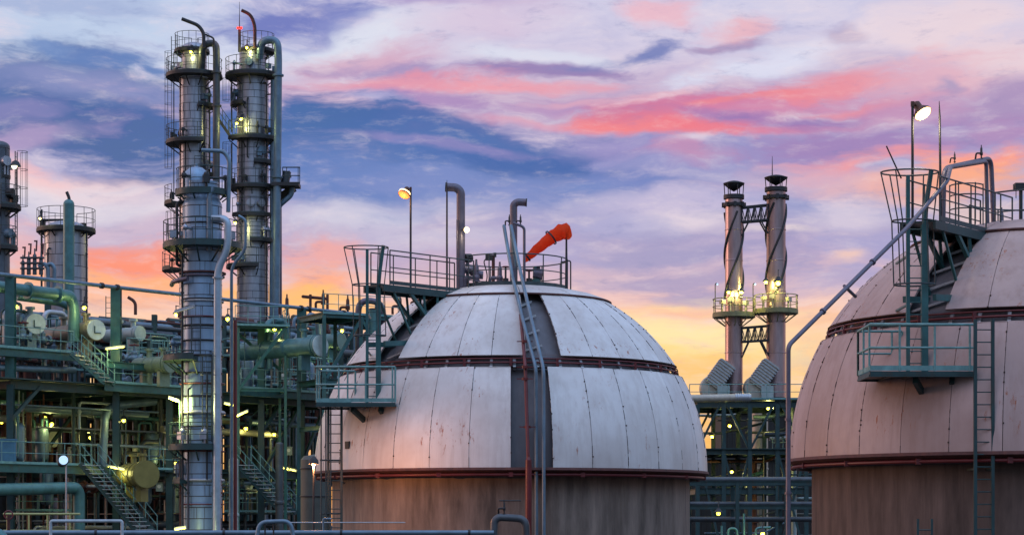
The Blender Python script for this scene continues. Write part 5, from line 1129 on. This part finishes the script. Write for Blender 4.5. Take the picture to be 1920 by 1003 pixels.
# open rack between the structure and the middle tank
rk, rku = frame((X(608, 116), 116, 0), .5, [0, 2.2, 4.4], [0, 3.5], [Z(800, 116), Z(715, 116), Z(594, 117)], 'pipe_rack', 'open green pipe rack just left of the middle tank', 'steel frame', TEAL, .2, .25,
   [(0, Z(715, 116), 2.2, Z(594, 116), 0), (2.2, Z(594, 116), 4.4, Z(715, 116), 0), (2.2, Z(715, 116), 4.4, Z(594, 116), 3.5), (0, Z(800, 116), 2.2, Z(715, 116), 0)], [(-.1, 4.5, -.1, 3.6, Z(592, 117) + .05), (-.1, 4.5, -.1, 3.6, Z(715, 116) + .13)])
m = MB(); rail_run(m, [rku(-.1, -.1, Z(592, 117)), rku(4.5, -.1, Z(592, 117))], 1.1, .9, .022); m.build('railing', RAIL, rk)
t = thing('blue_container', 'blue-grey container standing on the lower left deck', 'container', U(SU(18), 1., ZD + .1)); c = U(SU(14), .6, ZD + .75)
MB().box(c, (1.5, 1.2, 1.25), .3).build('body', BLUEB, t); MB().box((c.x, c.y, c.z + .66), (1.6, 1.3, .08), .3).build('lid', BLUEB, t)

# lamps of the left structure
for px, py, v, lb in ((30, 575, .2, 'yellow lamp by the left post above the deck'), (158, 577, .0, 'bright yellow lamp at the end of the thick elbow pipe'),
                      (84, 783, 5, 'left lamp of the glowing pair deep under the left deck'), (97, 795, 4, 'right lamp of the glowing pair deep under the left deck'),
                      (232, 788, .5, 'round yellow-green lamp in the bay left of the yellow vessel'), (3, 790, 3, 'yellow lamp cut by the left edge under the deck'),
                      (514, 814, 1, 'lone yellow lamp in the bay right of the nearest column'), (461, 803, 1, 'greenish yellow lamp close right of the nearest column under the deck'),
                      (515, 617, -.5, 'yellow-green lamp left of the teal pipe arch over the drum'), (427, 598, -3, 'small yellow lamp at the right side of the nearest column near the mauve rings'),
                      (641, 620, 2, 'greenish lamp shining inside the rack left of the middle tank'), (747, 562, 3, 'small green-yellow lamp under the walkway of the middle tank'), (170, 820, 8, 'dim lamp deep in the lower left pipework'), (330, 868, 3, 'small lamp low in the bay left of the nearest column'), (488, 925, 2, 'small yellow lamp low behind the stairs right of the nearest column'), (600, 690, 6, 'yellow lamp low in the rack left of the middle tank')):
    p = S(px, py, v); bulb(px, py, p.y, lb, None, 48, (1, .90, .28), .11)
for px, py, v, hf, sl, lit, pole, lb in ((216, 652, -1.2, 17, -.12, True, (-1, 700), 'lit tube lamp in front of the tall post at the left'), (218, 877, -1.2, 15, .2, True, (1, 1003), 'lit tube lamp on a post by the lower left stairs'),
        (326, 749, -6, 9, .35, True, (1, 830), 'lit tube lamp just left of the nearest column under the deck'), (452, 776, -3, 12, -.45, True, None, 'lit tube lamp tilted upwards right of the red pipe'),
        (431, 758, -5, 10, .2, True, None, 'short lit tube lamp touching the nearest column on its right'), (540, 879, .5, 15, .22, True, (1, 960), 'lit tube lamp on a post left of the middle tank foot'),
        (346, 580, -13, 17, -.28, False, None, 'unlit tube lamp tilted across the nearest column'), (563, 657, -.7, 17, .4, False, (1, 735), 'unlit tube lamp in front of the right post of the structure'),
        (338, 990, -13, 10, -.15, True, None, 'lit tube lamp at the foot of the nearest column')):
    p = S(px, py, v); tubelamp(px, py, 99.2 if px == 326 else p.y, hf, sl, lb, lit, 420 if px == 326 else 60, (1, .93, .28), pole)
t = thing('round_lamp', 'white-blue round lamp head on a pole in the lower left corner', 'lamp', P(123, 1060, 80)); MB().pipe([P(124, 1200, 80), P(124, 866, 80), P(120, 862, 80)], .03, .1, 8).build('pole', GALV, t)
MB().tube([P(119, 863, 79.9), P(119, 863, 80.2)], .2, 16).sphere(P(116, 867, 80.1), .17, 0, 12).build('lamp_head', DARK, t); MB().tube([P(119, 862, 79.85), P(119, 862, 79.9)], .17, 16).build('lens', E_WHT, t)
# sodium lamp added beside the middle tank for its orange glow: it throws the ladder's shadow on the cladding
t = thing('added_sodium_lamp', 'added orange-tinted lamp on a pole left of the middle tank', 'lamp', P(590, 900, 65)); p = P(588, 868, 65)
MB().tube([P(588, 1300, 65), p], .03, 6).build('pole', DARK, t); MB().lathe(p, [(.16, -.02), (.14, .1), (.05, .2), (.01, .22)], 14, 0, True).build('lamp_head', DARK, t); MB().sphere(p - Vector((0, 0, .02)), .06, 0, 8).build('bulb', emit('sodium_glow', (1, .5, .15), 5), t)
light('POINT', p - Vector((0, .05, .1)), 620, (1, .36, .12), t, .04)

# ------------------------------------------------------------------ foreground pipes and rails along the bottom edge
t = thing('foreground_pipe', 'long grey pipe along the bottom edge of the photo', 'pipe', P(480, 1003, 54.9)); MB().tube([P(-60, 998, 54.9), P(926, 998, 54.9)], .063, 12).build('pipe_run', PIPEB, t); m = MB()
for px in (180, 420, 640, 880): a = P(px, 998, 54.9); m.tube([a - Vector((.03, 0, 0)), a + Vector((.03, 0, 0))], .085, 12); m.bar(a, a - Vector((0, 0, .9)), .06)
m.build('pipe_support', DARK, t)
WR = mat('pale_rail_paint', (.34, .42, .46), .45, 0, .2, 4); YR = mat('yellow_green_rail', (.34, .36, .14), .5, 0, .2, 4)
pw('bottom_frame', [(95, 1030, 50), (95, 976, 50), (229, 976, 50), (229, 1030, 50)], 3, WR, 'pale square-cornered pipe frame at the bottom left', 'railing', .06)
t = thing('yellow_railing', 'yellow-green railing at the bottom left behind the pale frame', 'railing', P(70, 1003, 56)); m = MB().tube([P(6, 963, 56), P(150, 963, 56)], .03, 8).tube([P(6, 994, 56), P(150, 994, 56)], .022, 8)
for px in (14, 54, 89, 131): m.tube([P(px, 963, 56), P(px, 1010, 56)], .026, 6)
m.build('rails', YR, t)
t = thing('hand_valve', 'red handwheel valve in the bottom left corner', 'valve', P(14, 980, 55)); MB().tube([P(16, 965, 55) + Vector((.11 * math.cos(a), 0, .11 * math.sin(a))) for a in [2 * PI * i / 14 for i in range(14)]], .02, 6, True).bar(P(9, 965, 55), P(23, 965, 55), .02).build('handwheel', REDP, t); MB().tube([P(16, 965, 55), P(16, 1010, 55.1)], .04, 8).build('stem', RUST, t)
t = thing('blue_pipe', 'fat teal pipe end in the very bottom left corner', 'pipe', P(5, 1003, 46)); MB().pipe([P(-30, 1000, 46), P(4, 1000, 46), P(12, 1040, 46)], .13, .2, 14).build('pipe_run', PIPET, t)
pw('bottom_frame', [(480, 1020, 50), (486, 978, 50), (545, 976, 50), (552, 1020, 50)], 4, PIPEB, 'curved blue-grey pipe hoop at the bottom, right of the nearest column', 'railing', .2)
for px in (497, 513): pw('hoop_bar', [(px, 976, 50), (px, 1010, 50)], 1.6, DARK, 'left short bar inside the curved pipe hoop at the bottom' if px == 497 else 'right short bar inside the curved pipe hoop at the bottom', 'bar')
pw('foreground_pipe', [(925, 1040, 55), (927, 976, 55), (935, 969, 55), (985, 972, 55), (990, 1040, 55)], 7, PIPED, 'dark elbowed pipe at the bottom in front of the middle tank', bend=.2, seg=12)
valve_cluster(945, 966, 55, .32, 'dark valve on the elbowed pipe in front of the middle tank', DARK)
pw('thin_rod', [(936, 938, 55), (977, 938, 55)], 1.2, DARK, 'thin horizontal rod above the valve in front of the middle tank', 'rod')
pw('thin_rod', [(530, 979, 60), (760, 979, 60)], 1.1, GALV, 'thin level rod along the foot of the middle tank', 'rod')
pw('bent_pipe', [(606, 1010, 60), (606, 972, 60), (622, 972, 60)], 1.8, PIPEB, 'small bent pipe at the foot of the ladder of the middle tank', 'pipe', .05)
for i, (pts, lb) in enumerate(((((1353, 1020, 120), (1353, 985, 120)), 'short green-lit pipe at the bottom under the stacks'), (((1365, 1020, 118), (1365, 990, 118), (1382, 990, 118), (1382, 1020, 118)), 'green-lit inverted U pipe at the bottom under the stacks'),
    (((1395, 1020, 118), (1395, 962, 118)), 'tall green-lit pipe at the bottom under the stacks'), (((1417, 1020, 118), (1417, 989, 118), (1445, 988, 118)), 'green-lit bent pipe at the bottom right under the stacks'))):
    pw('lit_pipe', pts, 2.2, PIPET, lb, bend=.25)
bulb(1347, 962, 117, 'yellow-green lamp low between the two tanks', None, 25, (.9, 1, .25), .12)
bulb(1430, 1000, 117, 'yellow lamp at the very bottom between the two tanks', None, 60, (.95, 1, .3), .12)
# pipe rack that runs behind the two tanks, low over the ground
lr, lru = frame((X(1290, 130), 130, 0), 0, [0, 3, 6, 9], [0, 3], [Z(950, 130), Z(905, 130)], 'low_pipe_rack', 'low dark pipe rack between the two tanks', 'pipe rack', TEALD, .22, .25, [], [])
for i, (py, r_, lb) in enumerate(((944, .14, 'lowest pipe on the dark rack between the two tanks'), (899, .18, 'thick pipe on top of the dark rack between the two tanks'), (902, .1, 'thin rear pipe on top of the dark rack between the two tanks'), (973, .16, 'pipe near the ground under the dark rack between the tanks'))):
    single('rack_pipe', MB().tube([P(1250, py, 130.6 + i * .7), P(1560, py, 130.6 + i * .7)], r_, 10), PIPED, lb, 'pipe')

# ------------------------------------------------------------------ a second layer of plant behind the first
def far_deck(i):
    px = rc.choice([rc.uniform(5, 150), rc.uniform(215, 345), rc.uniform(215, 345), rc.uniform(430, 700), rc.uniform(430, 700)]); v = rc.uniform(8, 26); p = S(px, 700, v); z0 = rc.uniform(ZD, ZB); h = Z(rc.uniform(600, 690), p.y)
    a = Vector((p.x, p.y, z0)); d = dU * rc.uniform(.8, 4) * rc.choice([-1, 1]); k = rc.random()
    if k < .3: return [a, Vector((a.x, a.y, h))], rc.choice([.06, .1, .16, .25])
    if k < .6: return [a, Vector((a.x, a.y, h)), Vector((a.x, a.y, h)) + d, a + d], rc.choice([.08, .12, .2])
    return [Vector((a.x, a.y, h)), Vector((a.x, a.y, h)) + d * 2], rc.choice([.08, .14, .25])
m = MB(); mi_ = []
for i in range(560):
    pts, r = far_deck(i); n0 = len(m.f); m.pipe(pts, r, r * 3, 8); k = rc.randrange(4)
    for j in range(n0, len(m.f)): m.m[j] = k
o = single('distant_pipework', m, [PIPED, PIPEB, TEALD, RUST], 'distant tangle of countless pipes seen behind the left structure', 'pipework'); o['kind'] = 'stuff'
for i, (px, v, w_, lb) in enumerate(((255, 22, 9, 'far green frame seen between the left post and the nearest column'), (470, 17, 9, 'far green frame seen behind the long teal drum'), (60, 20, 10, 'far green frame seen at the left edge behind the exchangers'))):
    p = S(px, 700, v); fr_, ff = frame((p.x - 2, p.y, 0), DU, [0, 3, 6], [0, 4], [ZD, ZB - .2, Z(668, p.y), Z(628, p.y)], 'far_frame', lb, 'steel frame', TEALD, .28, .3, [(0, ZB, 3, Z(628, p.y), 0), (3, ZB, 6, Z(628, p.y), 0)], [(-.2, 6.2, -.2, 4.2, ZB), (-.2, 6.2, -.2, 4.2, Z(667, p.y))])
    m = MB(); rail_run(m, [ff(-.2, -.2, Z(666, p.y)), ff(6.2, -.2, Z(666, p.y))], 1.1, 1., .025); m.build('railing', RAIL, fr_)
for i in range(9):
    px = [120, 150, 250, 290, 322, 455, 520, 585, 655][i]; v = [5, 9, 4, 7, 3, 7, 5, 3, 5][i]; z = (ZA if px < 140 else ZB) + [1.4, 2.4, 1.2, 2.6, 1.8, 2.8, 1.0, 1.6, 1.2][i]; p = S(px, 700, v); c = Vector((p.x, p.y, z))
    t = thing('small_platform', 'small railed stand among the equipment on the upper decks at the left', 'platform', c, 'small railed stands on the upper left decks')
    m = MB().bar(c - dU * 1.1, c + dU * 1.1, 1.2, .08)
    for k in (-1, 1):
        for l in (-.5, .5): q1 = c + dU * k + dV * l; m.bar(q1, q1 - Vector((0, 0, z - ZB)), .08)
    m.build('deck', TEALD, t); m = MB(); rail_run(m, [c - dU * 1.1 + dV * .55, c - dU * 1.1 - dV * .55, c + dU * 1.1 - dV * .55, c + dU * 1.1 + dV * .55], 1.05, .7, .022); m.build('railing', RAIL, t)
for px, py, Y, lb in ((452, 224, 148.3, 'yellow lamp on the front of the right twin tower under its top platform'), (444, 232, 148.4, 'dimmer yellow lamp on the left flank of the right twin tower'), (463, 90, 148.6, 'small lamp on top of the right twin tower'), (358, 98, 148.6, 'small lamp on top of the left twin tower'), (441, 418, 147.5, 'yellow lamp glowing between the nearest column and the right twin tower'), (340, 455, 147.5, 'yellow lamp behind the left side of the nearest column'), (330, 590, 118, 'yellow-green lamp just left of the nearest column at deck railing height')):
    bulb(px, py, Y, lb, None, 75, (1, .92, .3), .1)

# ------------------------------------------------------------------ small gear that fills the decks
for i in range(34):
    px = rc.choice([rc.uniform(20, 140), rc.uniform(225, 340), rc.uniform(440, 690), rc.uniform(440, 690)]); v = rc.uniform(.8, 11); z0 = (ZA if px < 130 else ZB) + rc.choice([.05, .6, 1.2]); p = S(px, 700, v); o = dup(vp, (p.x, p.y, z0)); o.rotation_euler.z = rc.uniform(0, 6)
ib = thing('instrument_box', 'instrument box on a stand among the equipment of the left structure', 'instrument box', (0, 0, 0), 'instrument boxes in the left structure')
MB().tube([(0, 0, 0), (0, 0, 1.2)], .035, 8).box((0, 0, .02), (.25, .25, .03)).build('stand', DARK, ib)
MB().box((0, -.06, 1.3), (.36, .2, .42)).box((0, -.07, 1.54), (.42, .3, .03)).build('box', VESSEL, ib); MB().tube([(0, -.17, 1.35), (0, -.19, 1.35)], .1, 14).build('dial', GLOVE, ib)
for i in range(26):
    up_ = i < 15; px = rc.choice([rc.uniform(5, 130), rc.uniform(225, 335), rc.uniform(440, 600)]); v = rc.uniform(.4, 8); p = S(px, 700, v); z0 = (ZA if px < 130 else ZB) + .08 if up_ else rc.choice([ZD + .08, ZD + .08, 6.9])
    if i == 0: ib.location = (p.x, p.y, z0)
    else: o = dup(ib, (p.x, p.y, z0)); o.rotation_euler.z = rc.uniform(-.8, .8)
sv = thing('small_vessel', 'small domed vessel among the pipework of the left structure', 'vessel', (0, 0, 0), 'small domed vessels in the left structure')
MB().lathe((0, 0, .5), [(.02, -.18), (.25, -.1), (.34, .05), (.36, .2), (.36, 1.5), (.34, 1.65), (.22, 1.8), (.02, 1.86)], 20, 0, True).build('shell', PIPEB, sv)
for a in (0, 2.1, 4.2): MB().bar((.28 * math.cos(a), .28 * math.sin(a), 0), (.28 * math.cos(a), .28 * math.sin(a), .6), .07).build('leg', DARK, sv)
MB().pipe([(0, 0, 2.2), (0, 0, 2.75), (.7, 0, 2.75), (.7, 0, .6)], .07, .2, 10).build('outlet_pipe', PIPET, sv)
for i in range(22):
    px = rc.choice([rc.uniform(10, 135), rc.uniform(225, 340), rc.uniform(440, 680)]); v = rc.uniform(2, 12); p = S(px, 700, v); z0 = (ZA if px < 130 else ZB) + .05 if i < 13 else rc.choice([ZD + .08, 6.9])
    if i == 0: sv.location = (p.x, p.y, z0)
    else: o = dup(sv, (p.x, p.y, z0)); o.rotation_euler.z = rc.uniform(0, 6)
for i in range(16):
    px = rc.choice([rc.uniform(10, 120), rc.uniform(225, 320), rc.uniform(440, 640)]); v = rc.uniform(2.5, 12); p = S(px, 700, v); z0 = [(ZA if px < 130 else ZB) + .05, ZD + .05, ZB + 1.9, 6.9][i % 4]; c = Vector((p.x, p.y, z0)); m = MB(); rail_run(m, [c, c + dU * rc.uniform(2.5, 5)], 1.05, .9, .024)
    single('handrail_run', m, RAIL, 'short green handrail run between the equipment of the left structure', 'railing', 'handrail runs inside the left structure')
